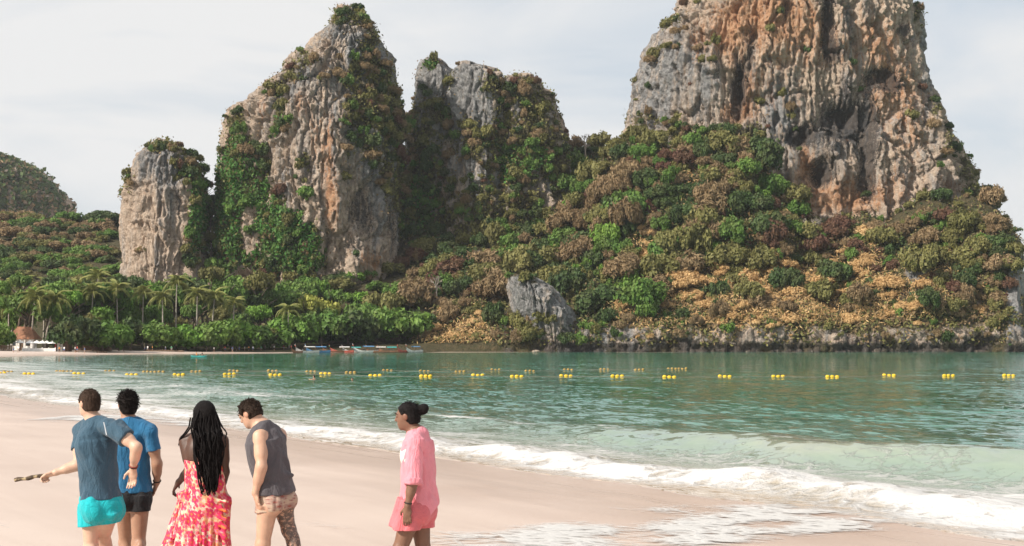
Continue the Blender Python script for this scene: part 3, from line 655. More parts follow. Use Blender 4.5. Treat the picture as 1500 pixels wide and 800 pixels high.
TWIGB = [pm('dry_bush', *crown(40+i, 24, 100, 0.075, 0.9, (0.18, 0.38), 3.0)) for i in range(3)]
GRAS = [pm('grass_tussock', *grassy(50+i)) for i in range(3)]
CROW = [pm('tree_crown', *crown(70+i, 17+2*i, 120, 0.115, 0.9, (0.22, 0.40))) for i in range(5)]
FLAT = [pm('tree_crown', *crown(90+i, 17, 120, 0.115, 0.55, (0.2, 0.36))) for i in range(3)]
def set_mat(o, m):
    o.material_slots[0].link = 'OBJECT'; o.material_slots[0].material = m
# visibility grid over the photo: nearest cliff surface per 4 px cell
ZB = np.full((420, 220), 1e9)
def zb_add(v):
    px, py = proj(v); i = (px//4).astype(int)+10; j = (py//4).astype(int)+10
    ok = (i >= 0) & (i < 420) & (j >= 0) & (j < 220); np.minimum.at(ZB, (i[ok], j[ok]), v[ok, 1])
for v_, n_, nm in SURF: zb_add(v_)
zb_add(SLOPE_V)
def visible(p, tol=5.0):
    px, py = proj(p[None]); i = int(px[0]//4)+10; j = int(py[0]//4)+10
    if not (0 <= i < 420 and 0 <= j < 220): return True
    return p[1] <= ZB[i, j]+tol
KIND = {'green': ('green_bush', 'mid green leafy bush', 'bush'), 'bright': ('green_bush', 'bright green leafy bush', 'bush'), 'dark': ('dark_bush', 'dark green dense bush', 'bush'),
        'olive': ('olive_bush', 'olive green bush', 'bush'), 'brown': ('dry_bush', 'dry brown twiggy bush', 'bush'), 'straw': ('grass_tussock', 'dry straw coloured grass tussock', 'grass tussock'), 'red': ('reddish_bush', 'dark reddish brown bush', 'bush')}
CAND = []
def put_bush(p, nrm, r, kind, where, rng): CAND.append((r, len(CAND), tuple(p), tuple(nrm), kind, where))
def plant_all(rng):
    n = {}; rest = {}
    for r, _, p, nrm, kind, where in sorted(CAND, reverse=True):
        nm, lb, cat = KIND[kind]
        up = (Vector(nrm)*0.45+Vector((0, 0, 1))).normalized()
        loc = Vector(p)+Vector(nrm)*(0.10*r)-Vector((0, 0, 0.22*r)); q = up.to_track_quat('Z', 'Y')@Quaternion((0, 0, 1), rng.random()*6.283)
        scl = (r*rng.uniform(0.8, 1.25), r*rng.uniform(0.8, 1.25), r*rng.uniform(1.15, 1.9)*(0.65 if kind == 'straw' else 1))
        n[nm] = n.get(nm, 0)+1
        if n[nm] > 285:
            rest.setdefault(kind, []).append(Matrix.LocRotScale(loc, q, Vector(scl))); continue
        me = rng.choice(TWIGB) if r > 2.6 and kind in ('straw', 'brown', 'red') else rng.choice(GRAS[:1]+TWIG) if kind == 'straw' else rng.choice(TWIG) if kind in ('brown', 'red') else rng.choice(CROW if r > 3.6 else BUSH)
        o = link(nm, me); set_mat(o, LM[kind]); o.location = loc; o.rotation_euler = q.to_euler(); o.scale = scl
        tag(o, lb+' '+where, cat, ('bushes ' if cat == 'bush' else 'grass tussocks ')+where)
    for kind, ms in rest.items():
        pr = [crown(200+i, 7, 30, 0.26, 0.85) if kind not in ('brown', 'red') else crown(210+i, 9, 26, 0.2, 0.9, (0.22, 0.45), 3.2) for i in range(3)]
        vs, fs, lv, k = [], [], [], 0
        for i, m in enumerate(ms):
            v, f, l = pr[i % 3]; M = np.array(m); vs.append(v@M[:3, :3].T+M[:3, 3]); fs.append(f+k); lv.append(l); k += len(v)
        o = link('small_shrubs', mesh('small_shrubs', np.concatenate(vs), np.concatenate(fs), LM[kind], sm=False, attrs={'v': np.concatenate(lv)}))
        o['kind'] = 'stuff'; tag(o, 'mass of small '+KIND[kind][1]+'es between the bigger ones', 'shrubs')
rng = random.Random(11)
def pick(w):
    ks = list(w); t = sum(max(0, x) for x in w.values()); r = rng.random()*t
    for k in ks:
        r -= max(0, w[k])
        if r <= 0: return k
    return ks[-1]
def B(px, py, l): return float(blobs(np.array([px], float), np.array([py], float), l)[0])
STRAW = [(1150, 440, 60, 24), (1100, 420, 50, 30), (1000, 420, 40, 14), (950, 365, 16, 26), (1060, 450, 50, 20), (925, 455, 26, 16), (960, 485, 30, 14), (1220, 430, 60, 30), (1310, 440, 70, 20, .9), (1260, 385, 20, 16), (1130, 385, 20, 20, .7), (1085, 335, 14, 16, .8), (1020, 320, 14, 20, .8), (655, 490, 30, 16), (695, 490, 22, 20), (1380, 400, 30, 20, .6), (990, 440, 30, 14, .7), (1090, 480, 60, 14, .6), (1010, 265, 20, 10, .4)]
REDS = [(1130, 360, 50, 16), (1290, 385, 60, 12), (1190, 360, 30, 20, .8), (1000, 260, 70, 20, .5), (1060, 290, 30, 14, .5), (1010, 230, 60, 20, .5), (640, 420, 40, 30, .5), (1230, 345, 50, 14, .5)]
GREEN = [(895, 360, 34, 22), (905, 410, 40, 20), (985, 465, 30, 24), (1110, 305, 30, 20), (1060, 320, 30, 20, .8), (1000, 350, 30, 20, .6), (840, 290, 30, 40, .7), (820, 365, 30, 20, .6), (770, 380, 30, 20, .6), (1330, 370, 40, 8, .5), (1090, 350, 14, 14, .6)]
DARKS = [(650, 350, 40, 60), (700, 400, 30, 20, .6), (860, 250, 40, 30, .6), (960, 290, 50, 30, .6), (1060, 300, 30, 20, .6), (870, 440, 25, 40, .8), (1240, 330, 40, 10, .8), (1330, 365, 40, 8), (1150, 330, 20, 20, .6), (820, 390, 40, 14, .6), (1020, 290, 30, 20, .5), (920, 310, 30, 30, .5)]
STRAW2 = [(q[0], q[1], q[2]*1.3, q[3]*1.35, q[4] if len(q) > 4 else 1.0) for q in STRAW]
def kind_at(px, py):
    nz_ = perlin(np.array([[px/38.0, py/30.0, q+.5] for q in (1, 5, 9, 13, 17)])); mlt = np.exp(3.2*nz_)
    return pick({'straw': 2.2*B(px, py, STRAW2), 'red': 0.8*B(px, py, REDS)+0.05, 'green': (0.9*B(px, py, GREEN)+0.10)*mlt[0], 'bright': 0.6*B(px, py, GREEN), 'dark': (0.9*B(px, py, DARKS)+0.16)*mlt[1], 'olive': 0.34*mlt[2], 'brown': 0.24*mlt[3]+0.3*B(px, py, [(680, 430, 60, 50), (1180, 490, 260, 20), (1440, 400, 40, 60), (1000, 230, 80, 30)])})
# on the slope, roughly one plant per patch, nearest vertex of the slope under each spot
spx, spy = proj(SLOPE_V); okv = SLOPE_V[:, 1] < 700
order = np.argsort(spx); sx_sorted = spx[order]
def slope_vertex(px, py):
    a, b = np.searchsorted(sx_sorted, [px-3.5, px+3.5]); ids = order[a:b]; ids = ids[okv[ids]]
    if len(ids) == 0: return None
    dd = np.abs(spy[ids]-py); k = ids[np.argmin(dd)]
    return k if dd.min() < 5 else None
def slope_where(px, py):
    if py > 455: return 'just above the sea cliff' if px > 860 else 'at the foot of the slope beside the grey outcrop'
    if px < 745: return 'on the slope below the middle pinnacles'
    if px < 930: return 'on the slope between the dome and the big tower'
    return 'on the slope below the big tower'
NOGO = [(1215, 395, 12, 12), (1340, 415, 16, 18), (1487, 430, 10, 50), (1440, 470, 20, 24, .6), (812, 465, 48, 46, 1.0), (1205, 258, 12, 14)]
for step, lo, hi, pr_ in ((30, 4.6, 8.2, 0.85), (20, 2.8, 4.8, 0.8), (12, 1.2, 2.6, 0.5)):
    for gx in range(606, 1500, step):
        for gy in range(186, 506, int(step*0.82)):
            px = gx+rng.uniform(-.6, .6)*step; py = gy+rng.uniform(-.6, .6)*step*0.8; k = slope_vertex(px, py)
            if k is None or rng.random() > pr_: continue
            if px > 880 and py > 476 and (step > 20 or rng.random() < 0.5): continue
            if py > 500 or px > 1485: continue
            if B(px, py, NOGO) > 0.5: continue
            p = SLOPE_V[k]
            if not visible(p, 4): continue
            kd = kind_at(px, py); r = rng.uniform(lo, hi)*(0.8 if kd in ('straw', 'red') else 1)*(0.65 if py > 455 else 1)*(0.8 if px > 1150 else 1)
            put_bush(p, SLOPE_N[k], r, kd, slope_where(px, py), rng)
# on the rock towers
GT = [(345, 300, 40, 90), (400, 330, 60, 60), (440, 360, 30, 40), (285, 320, 14, 60, .8), (415, 190, 14, 30, .6), (632, 93, 16, 8), (615, 300, 30, 60, .5), (780, 230, 40, 30, .4), (745, 240, 20, 30, .5)]
BT = [(520, 60, 60, 40), (540, 140, 50, 50, .8), (700, 220, 40, 24, .8), (735, 115, 30, 16, .8), (770, 130, 30, 16), (985, 40, 30, 40), (235, 214, 30, 14, .8), (570, 210, 30, 60, .5), (960, 170, 40, 20, .5)]
WR = {'cliff_big_tower': 'clinging to the big tower', 'cliff_spire': 'clinging to the tall spire', 'cliff_shoulder_pinnacle': 'clinging to the narrow pinnacle next to the spire', 'cliff_middle_pinnacle': 'clinging to the grey middle pinnacle', 'cliff_middle_dome': 'clinging to the overgrown dome', 'cliff_small_tower': 'clinging to the small tower', 'rock_outcrop': 'growing on the grey outcrop at the water'}
for v_, n_, nm in SURF:
    px, py = proj(v_); front = n_[:, 1] < 0.25
    if nm == 'cliff_far_hill': continue
    m = veg_mask(v_, px, py)
    m = np.maximum(m, 0.55*smooth(0.7, 0.9, n_[:, 2])*smooth(0.15, 0.4, perlin(v_/9.0)))
    if nm == 'rock_outcrop': m = blobs(px, py, [(800, 465, 24, 10), (770, 405, 30, 8), (830, 430, 16, 14, .8), (790, 490, 20, 8, .6)])
    m = m*(1-blobs(px, py, [(1205, 256, 22, 24), (1245, 175, 30, 24), (1273, 225, 14, 50)]))
    cand = np.where(front & (m > 0.45) & (py > -5) & (py < 500))[0]
    cells = {}
    np.random.default_rng(5).shuffle(cand)
    for k in cand:
        c = (int(px[k]//11), int(py[k]//10))
        if c not in cells: cells[c] = k
    for k in cells.values():
        if rng.random() > 0.2+0.8*m[k] or not visible(v_[k], 4): continue
        g = B(px[k], py[k], GT); b = B(px[k], py[k], BT)
        if nm == 'cliff_spire' and g > 0.6 and py[k] > 180 and rng.random() < 0.6: continue
        kd = pick({'green': 0.15+1.0*g, 'dark': 0.32+0.2*g, 'olive': 0.5+0.3*b, 'brown': 0.18+0.9*b, 'red': 0.05+0.12*b})
        put_bush(v_[k], n_[k], rng.uniform(1.0, 3.4)*(0.7 if nm == 'rock_outcrop' else 1), kd, WR[nm], rng)
plant_all(rng)
# ---- ground cover too small to tell apart: one mass each
def cover(name, label, pts, nrm, size, mat, seed, spread=0.8, down=0.0, el=1.7):
    r = np.random.default_rng(seed); c = pts+r.normal(size=pts.shape)*0.6+nrm*(r.random(len(pts))*1.3)[:, None]
    v, f = leaves(c, nrm, size, r, el, spread, down)
    o = link(name, mesh(name, v, f, mat, sm=False, attrs={'v': np.repeat(r.random(len(c)), 4)})); o['kind'] = 'stuff'; tag(o, label, 'undergrowth')
r_ = np.random.default_rng(3)
ok = np.where((spx > 590) & (spx < 1497) & (spy > 190) & (spy < 503) & (SLOPE_V[:, 1] < 680) & (at_['veg'] > 0.35))[0]
def region(lst, base=0.0): return np.clip(blobs(spx[ok], spy[ok], lst)+base, 0, 1)*(1-0.85*smooth(464, 488, spy[ok])*smooth(850, 900, spx[ok]))
for nm, lb, w, n, m, sz in (('undergrowth', 'low olive undergrowth covering the slope below the cliffs', 0*ok+0.5, 16000, LM['olive'], 0.75), ('dry_undergrowth', 'dry brown scrub covering the slope below the cliffs', 0*ok+0.5, 12000, LM['brown'], 0.7),
                            ('dry_grass', 'straw coloured dry grass covering the lower slope', region(STRAW2)**1.2, 20000, LM['straw'], 0.36), ('green_undergrowth', 'green undergrowth covering the slope', region(GREEN+DARKS, 0.05), 14000, LM['dark'], 0.8)):
    k = r_.choice(ok, n, p=w/w.sum()); cover(nm, lb, SLOPE_V[k], SLOPE_N[k], sz, m, n, el=4.5 if nm == 'dry_grass' else 1.9)
tv = [(v_, n_, veg_mask(v_, *proj(v_))) for v_, n_, nm in SURF if nm not in ('cliff_far_hill', 'rock_outcrop')]
V_ = np.concatenate([a for a, b, c in tv]); N_ = np.concatenate([b for a, b, c in tv]); Mv = np.concatenate([c for a, b, c in tv])
tpx, tpy = proj(V_); fr = (N_[:, 1] < 0.2) & (tpy > -20) & (tpy < 460)
w = np.where(fr & (Mv > 0.4), Mv, 0); k = r_.choice(len(V_), 26000, p=w/w.sum())
cover('cliff_scrub', 'brown and olive scrub rooted in the cracks of the cliffs', V_[k], N_[k], 0.75, LM['olive'], 61)
gm = blobs(tpx, tpy, GT); w = np.where(fr & (Mv > 0.5) & (gm > 0.25), gm, 0); k = r_.choice(len(V_), 15000, p=w/w.sum())
cover('climbing_vines', 'green climbing vines hanging down the left flank of the spire', V_[k], N_[k], 0.95, LM['vine'], 62, 0.5, -0.1)
w = np.where(fr & (Mv < 0.35) & (Mv > 0.03), 1.0, 0); k = r_.choice(len(V_), 2500, p=w/w.sum())
cover('rock_tufts', 'small scattered tufts of brown plants on bare rock', V_[k], N_[k], 0.6, LM['brown'], 63)
fh = [s for s in SURF if s[2] == 'cliff_far_hill'][0]; k = np.where(fh[1][:, 1] < 0.2)[0]; k = r_.choice(k, 9000)
cover('distant_forest', 'dark forest covering the hazy hill in the distance', fh[0][k], fh[1][k], 3.4, LM['dark'], 64)
k = r_.choice(len(fh[0]), 4000); cover('distant_scrub', 'brown scrub in the forest on the hazy hill', fh[0][k], fh[1][k], 2.8, LM['brown'], 65)

# ---- trees
SHX = [(-60, 320), (0, 345), (125, 385), (200, 420), (300, 436), (420, 478), (520, 505), (640, 520)]
def shoreY(px): return float(np.interp(px, [a for a, b in SHX], [b for a, b in SHX]))
def trunk_mesh(seed, h, r, lean):
    rg = np.random.default_rng(seed); t = np.linspace(0, 1, 7); off = np.cumsum(rg.normal(size=(7, 2))*0.04*h, axis=0)*t[:, None]
    pts = np.stack([off[:, 0]+lean*h*t*t, off[:, 1], t*h], 1); parts = [tube(pts, r*(1-0.55*t), 7)]
    for i in range(5):
        a = rg.random()*6.283; k = 3+i % 3; b = pts[k]; d = np.array([math.cos(a), math.sin(a), 0.8])*h*0.28
        parts.append(tube([b, b+d*0.5+np.array([0, 0, 0.02*h]), b+d], [r*0.4, r*0.3, r*0.12], 5))
    return join(parts)
TRK = [mesh('trunk', *trunk_mesh(i, 1.0, 0.035, 0.05*(i-1)), M_BARK) for i in range(3)]
def surf_z(x, y):
    """ground height: hillside sheet or beach, whichever is higher"""
    pxx = 750+F*x/y; j = np.interp(pxx, ux_, np.arange(len(ux_))); c = int(round(j)); z2 = float(np.interp(y, hy[c], hz[c])) if hy[c][0] <= y <= hy[c][-1] else -9
    return max(gz(x, y), z2)
def tree(px, py_top, wpx, Yv, kind, name, label, group, shape=CROW, cfrac=0.75):
    x = (px-750)/F*Yv; z0 = surf_z(x, Yv)-0.1; zt = zat(py_top, Yv); z0 = max(z0, zt-13) if name == 'ridge_tree' else z0; h = max(zt-z0, 3.0); r = wpx/2/F*Yv
    ch = min(max(h*cfrac, r*1.05), r*1.7); h = max(h, ch*1.02)
    e = empty(name, (x, Yv, z0), rng.random()*6.283)
    t = link('trunk', rng.choice(TRK), e); t.scale = (h*0.9, h*0.9, h-ch*0.55)
    c = link('crown', rng.choice(shape), e); set_mat(c, LM[kind])
    c.location = (0, 0, h-ch); c.scale = (r*1.02, r*1.02, ch/1.12)
    c.rotation_euler = (0, 0, rng.random()*6.283)
    tag(e, label, 'tree', group); return e
G1 = 'trees along the edge of the far beach'
FT = [(-14, 462, 46, 'green'), (112, 452, 66, 'dark'), (152, 446, 78, 'green'), (192, 452, 64, 'dark'), (232, 464, 62, 'green'), (276, 456, 84, 'bright'), (322, 460, 70, 'green'), (352, 458, 60, 'bright'), (388, 456, 78, 'green'), (428, 450, 64, 'bright'), (470, 448, 74, 'green'), (510, 442, 76, 'dark'), (548, 440, 70, 'green'), (584, 426, 96, 'green'), (616, 452, 40, 'dark'), (90, 466, 44, 'dark'), (6, 476, 34, 'green')]
NMK = {'green': 'mid green', 'bright': 'bright green', 'dark': 'dark green', 'olive': 'olive green', 'brown': 'dry brown', 'lime': 'yellow green', 'red': 'reddish brown'}
for px, py, w_, kd in FT:
    tree(px, py, w_*1.15, shoreY(px)+22+rng.uniform(-4, 6)+(30 if px < 110 else 0), kd, 'broadleaf_tree', NMK[kd]+' spreading tree at the edge of the far beach', G1, FLAT if w_ > 76 else CROW, 0.93)
SECOND = [(20, 436, 50, 'green'), (70, 425, 50, 'green'), (112, 428, 46, 'dark'), (140, 432, 50, 'green'), (172, 420, 54, 'bright'), (206, 404, 52, 'bright'), (240, 400, 50, 'green'), (268, 425, 46, 'dark'), (300, 418, 46, 'green'), (330, 398, 44, 'green'), (356, 392, 58, 'green'), (392, 412, 50, 'green'), (420, 428, 46, 'dark'), (448, 425, 38, 'lime'), (476, 430, 40, 'lime'), (500, 432, 44, 'olive'), (420, 414, 40, 'green'), (528, 436, 40, 'green'), (560, 420, 46, 'olive'), (600, 424, 44, 'olive'), (190, 392, 44, 'dark'), (160, 402, 46, 'green'), (286, 400, 40, 'dark'), (310, 385, 30, 'olive'), (380, 390, 40, 'olive'), (450, 405, 36, 'green'), (40, 412, 54, 'green'), (95, 402, 54, 'green')]
for px, py, w_, kd in SECOND:
    tree(px, py, w_*1.2, shoreY(px)+70+rng.uniform(-15, 15)-(px > 500)*20, kd, 'forest_tree', NMK[kd]+' tree rising behind the trees of the far beach', 'second row of trees behind the far beach', CROW, 0.85)
for gx in range(0, 625, 26):
    for gy, dd in ((472, 30), (448, 48), (424, 66), (404, 84)):
        px = gx+rng.uniform(-12, 12); py = gy+rng.uniform(-9, 9)
        if px > 590 and py < 432: continue
        if px < 125 and py > 440: continue
        kd = pick({'green': 0.5, 'bright': 0.2, 'dark': 0.35, 'olive': 0.12})
        tree(px, py, rng.uniform(30, 48), shoreY(px)+dd+rng.uniform(-5, 5), kd, 'forest_tree', NMK[kd]+' tree in the wood behind the far beach', 'trees in the wood behind the far beach', CROW, 0.85)
# forest on the hill at the left
for i in range(190):
    px = rng.uniform(-20, 186); py = rng.uniform(320, 416); dY = float(np.interp(py, [320, 343, 377, 412], [734, 700, 642, 592]))
    if px > 166 and py < 395: continue
    kd = pick({'green': 0.2+0.6*(py > 372), 'dark': 0.35, 'olive': 0.3, 'brown': 0.65*(py < 380)+0.12})
    tree(px, py-6, rng.uniform(17, 40), dY+rng.uniform(-14, 14), kd, 'hill_tree', NMK[kd]+' tree on the low wooded hill beside the small tower', 'trees on the low wooded hill', CROW, 0.9)
for px, py, w_, kd, Yv in ((182, 272, 20, 'dark', 606), (290, 235, 26, 'dark', 612), (185, 315, 18, 'dark', 604), (302, 262, 16, 'brown', 608), (852, 212, 26, 'dark', 668), (885, 214, 28, 'olive', 664), (868, 222, 22, 'dark', 664), (1448, 268, 18, 'dark', 640), (1470, 312, 22, 'olive', 600), (1488, 330, 20, 'dark', 585), (306, 300, 26, 'dark', 606), (309, 335, 26, 'olive', 602), (312, 372, 24, 'green', 590), (328, 352, 22, 'olive', 592)):
    tree(px, py, w_*1.1, Yv, kd, 'ridge_tree', NMK[kd]+' tree on the ridge between the cliff towers', 'trees on the ridges beside the towers', CROW, 0.45 if Yv > 600 else 0.8)
BARE = [mesh('bare_tree', *bare(i), M_PALE) for i in range(2)]
for px, py, Yv, s in ((858, 236, 660, 11), (1185, 342, 562, 11), (640, 415, 560, 9), (305, 240, 640, 7), (1150, 330, 565, 8), (700, 385, 590, 8)):
    p = at(px, py, Yv); z0 = surf_z(p.x, Yv); hgt = max(s, (zat(py-8, Yv)-z0))
    o = link('bare_tree', rng.choice(BARE)); o.location = (p.x, Yv, z0-0.2); o.scale = (s, s, s); o.rotation_euler = (0, 0, rng.random()*6)
    tag(o, 'leafless pale grey tree standing among the green bushes', 'tree', 'leafless trees')

# ---- coconut palms
def frond(seed):
    rg = np.random.default_rng(seed); n = 22; t = np.linspace(0, 1, n); pts = np.stack([t*1.0, 0*t, 0.34*np.sin(t*2.2)-0.55*t**2.2], 1)
    vs, fs, lv = [], [], []; v0, f0 = tube(pts, 0.016*(1-0.7*t)+0.003, 4, False)
    for i in range(2, n):
        tg = pts[i]-pts[i-1]; tg /= np.linalg.norm(tg)
        L = 0.30*math.sin(math.pi*min(1, 0.15+0.85*t[i]))**0.6+0.05
        for s in (-1, 1):
            d = np.array([0, s*0.8, -0.35-0.3*rg.random()])+tg*0.75; d = d/np.linalg.norm(d)*L*(0.85+0.3*rg.random()); w_ = tg*0.026
            b = pts[i]; k = len(vs); vs += [b-w_, b+w_, b+d*0.6+w_*0.9, b+d-np.array([0, 0, 0.05])]; fs.append((k, k+1, k+2, k+3)); lv += [rg.random()]*4
    v, f = join([(np.array(vs), np.array(fs)), (v0, f0)])
    return v, f, np.concatenate([lv, np.full(len(v0), 0.9)])
FRO = [mesh('frond', *frond(i)[:2], LM['palm'], sm=False, attrs={'v': frond(i)[2]}) for i in range(3)]
def palm(px, py, Yv, lean, fl, label, group, n=17):
    p = at(px, py, Yv); xb = p.x-lean; z0 = surf_z(xb, Yv)-0.1; e = empty('palm_tree', (xb, Yv, z0)); h = p.z-z0
    t = np.linspace(0, 1, 10); pts = np.stack([lean*t**1.6, 0*t, h*t], 1)
    link('trunk', mesh('palm_trunk', *tube(pts, 0.30-0.13*t+0.12*np.exp(-t*9), 8), M_PALE), e)
    for i in range(n):
        o = link('frond', rng.choice(FRO), e); o.location = (lean, 0, h)
        tier = i/n; o.rotation_euler = (rng.uniform(-.2, .2), rng.uniform(0.35, 0.75)-1.5*(1-tier)**1.2+0.0, i*2.399+rng.uniform(-.2, .2)); s = fl*rng.uniform(0.85, 1.12); o.scale = (s, s, s)
    tag(e, label, 'palm', group)
palm(51, 440, 418, 0.9, 5.6, 'tall coconut palm with broad crown rising beside the orange roofed house', None, 20)
palm(81, 442, 420, 3.0, 5.2, 'leaning coconut palm over the white parasols', None, 19)
palm(210, 431, 462, 0.2, 4.6, 'coconut palm with straight pale trunk above the beach trees', 'palms with bare trunks above the beach trees')
palm(238, 438, 458, -0.3, 4.6, 'coconut palm with straight pale trunk above the beach trees', 'palms with bare trunks above the beach trees')
palm(259, 416, 470, 0.2, 5.0, 'coconut palm with straight pale trunk above the beach trees', 'palms with bare trunks above the beach trees')
for px, py, Yv in ((3, 428, 440), (21, 420, 452), (13, 446, 425), (34, 414, 470), (115, 424, 455), (136, 430, 452), (149, 425, 462), (171, 426, 458), (143, 408, 480), (289, 434, 468), (314, 438, 470), (343, 446, 478), (422, 456, 498), (-12, 436, 430), (66, 420, 462), (100, 436, 448)):
    palm(px, py, Yv, rng.uniform(-1, 1), rng.uniform(4.3, 5.4), 'coconut palm crown showing among the broadleaf trees', 'coconut palms among the trees')
# ------------------------------------------------------------------ signed-distance modelling (smooth bodies, cloth)
def surface_nets(vol, org, h):
    nx, ny, nz = vol.shape; ins = vol < 0
    c = np.zeros((nx-1, ny-1, nz-1), np.int8)
    for i in (0, 1):
        for j in (0, 1):
            for k in (0, 1): c += ins[i:nx-1+i, j:ny-1+j, k:nz-1+k]
    act = (c > 0) & (c < 8); idx = np.full(act.shape, -1, np.int32); A = np.argwhere(act); idx[act] = np.arange(len(A))
    acc = np.zeros((len(A), 3)); cnt = np.zeros(len(A))
    cor = [(i, j, k) for i in (0, 1) for j in (0, 1) for k in (0, 1)]
    val = {o: vol[A[:, 0]+o[0], A[:, 1]+o[1], A[:, 2]+o[2]] for o in cor}
    for o in cor:
        for ax in range(3):
            if o[ax]: continue
            q = list(o); q[ax] = 1; q = tuple(q); a, b = val[o], val[q]; m = (a < 0) != (b < 0)
            t = np.where(m, a/(np.where(m, a-b, 1)), 0)
            p = np.repeat(np.array(o, float)[None], len(A), 0); p[:, ax] += t
            acc[m] += p[m]; cnt[m] += 1
    v = (A+acc/cnt[:, None])*h+org
    F_ = []
    for ax in range(3):
        sl0 = [slice(None)]*3; sl1 = [slice(None)]*3; sl0[ax] = slice(0, -1); sl1[ax] = slice(1, None)
        a = ins[tuple(sl0)]; b = ins[tuple(sl1)]; E = np.argwhere(a != b); u, w = [(1, 2), (2, 0), (0, 1)][ax]
        ok = (E[:, u] > 0) & (E[:, w] > 0) & (E[:, u] < vol.shape[u]-1) & (E[:, w] < vol.shape[w]-1); E = E[ok]
        fl = a[E[:, 0], E[:, 1], E[:, 2]]
        def g(du, dw):
            P = E.copy(); P[:, u] -= du; P[:, w] -= dw; return idx[P[:, 0], P[:, 1], P[:, 2]]
        q = np.stack([g(1, 1), g(0, 1), g(0, 0), g(1, 0)], 1); q[~fl] = q[~fl][:, ::-1]; F_.append(q)
    f = np.concatenate(F_); return v, f[(f >= 0).all(1)]
def V(*a): return np.array(a, float)
def unit(a): a = np.asarray(a, float); return a/(np.linalg.norm(a)+1e-9)
class Field:
    def __init__(s, lo, hi, h):
        s.h = h; s.lo = np.asarray(lo, float); n = np.ceil((np.asarray(hi)-s.lo)/h).astype(int)+1
        s.ax = [s.lo[i]+np.arange(n[i])*h for i in range(3)]; s.v = np.full(n, 0.5, np.float32)
    def _box(s, lo, hi, m):
        sl = []
        for i in range(3):
            a = np.searchsorted(s.ax[i], lo[i]-m); b = np.searchsorted(s.ax[i], hi[i]+m); sl.append(slice(a, max(b, a)))
        if any(x.stop <= x.start for x in sl): return None, None
        g = np.stack(np.meshgrid(*[s.ax[i][sl[i]] for i in range(3)], indexing='ij'), -1).astype(np.float32); return tuple(sl), g
    def _u(s, sl, d, k):
        a = s.v[sl]
        if k > 0:
            hh = np.maximum(k-np.abs(a-d), 0)/k; s.v[sl] = np.minimum(a, d)-hh*hh*k*0.25
        else: s.v[sl] = np.minimum(a, d)
    def cone(s, a, b, ra, rb, k=0.02):
        a, b = np.asarray(a, float), np.asarray(b, float); m = max(ra, rb)+0.06
        sl, g = s._box(np.minimum(a, b), np.maximum(a, b), m)
        if sl is None: return
        ab = b-a; t = np.clip(((g-a)@ab)/(ab@ab+1e-12), 0, 1)
        s._u(sl, np.linalg.norm(g-(a+t[..., None]*ab), axis=-1)-(ra+(rb-ra)*t), k)
    def ell(s, c, r, R=None, k=0.03, sub=False):
        c = np.asarray(c, float); r = np.asarray(r, float); m = r.max()+0.06
        sl, g = s._box(c, c, m)
        if sl is None: return
        q = g-c
        if R is not None: q = q@np.asarray(R)          # R columns are the local axes
        k0 = np.linalg.norm(q/r, axis=-1); k1 = np.linalg.norm(q/(r*r), axis=-1)+1e-9; d = k0*(k0-1)/k1
        if sub: s.v[sl] = np.maximum(s.v[sl], -d)
        else: s._u(sl, d, k)
    def col(s, a, b, ra, rb, U, W, k=0.02, cap=True):
        """elliptic column from a to b; ra, rb = (radius along U, along W)"""
        a, b = np.asarray(a, float), np.asarray(b, float); m = max(*ra, *rb)+0.05
        sl, g = s._box(np.minimum(a, b), np.maximum(a, b), m)
        if sl is None: return
        ab = b-a; L = np.linalg.norm(ab); tt = ((g-a)@ab)/(L*L); t = np.clip(tt, 0, 1); q = g-(a+t[..., None]*ab)
        ru = ra[0]+(rb[0]-ra[0])*t; rw = ra[1]+(rb[1]-ra[1])*t
        d = (np.sqrt(((q@U)/ru)**2+((q@W)/rw)**2)-1)*np.minimum(ru, rw)
        d = np.maximum(d, np.maximum(-tt, tt-1)*L)
        s._u(sl, d, k)
    def cut(s, p, n):
        """remove everything on the side n points to"""
        g = sum((s.ax[i].reshape([-1 if j == i else 1 for j in range(3)])-p[i])*n[i] for i in range(3)).astype(np.float32)
        s.v = np.maximum(s.v, g)
    def noise(s, amp, sc, seed=0.0, warp=None):
        m = np.abs(s.v) < amp*2.2+0.02; I = np.argwhere(m)
        P = np.stack([s.ax[i][I[:, i]] for i in range(3)], -1)
        s.v[m] += (amp*perlin(P*np.asarray(sc)+seed)).astype(np.float32)
    def fold(s, amp, R, sc, seed=0.0):
        """creases: sharp valleys between soft rolls, stretched along the third axis of R"""
        m = np.abs(s.v) < amp*2.2+0.02; I = np.argwhere(m); P = np.stack([s.ax[i][I[:, i]] for i in range(3)], -1)@np.asarray(R)
        P = P+0.03*np.stack([perlin(P*6+seed), perlin(P*6+seed+5), 0*P[:, 0]], -1)
        s.v[m] -= (amp*(np.abs(perlin(P*np.asarray(sc)+seed))*2.2-0.6)).astype(np.float32)
    def mesh(s, name, mat, base, relax=1, attrs=None, **kw):
        v, f = surface_nets(s.v, s.lo, s.h)
        for _ in range(relax):
            acc = np.zeros_like(v); cn = np.zeros(len(v))
            for i in range(4):
                np.add.at(acc, f[:, i], v[f[:, (i+1) % 4]]+v[f[:, (i+3) % 4]]); np.add.at(cn, f[:, i], 2)
            v = 0.5*v+0.5*acc/np.maximum(cn, 1)[:, None]
        at2 = {k: fn(v) for k, fn in attrs.items()} if attrs else None
        uv = kw.pop('uvf')(v) if 'uvf' in kw else None
        return mesh(name, v-np.asarray(base), f, mat, sm=True, attrs=at2, uv=uv)

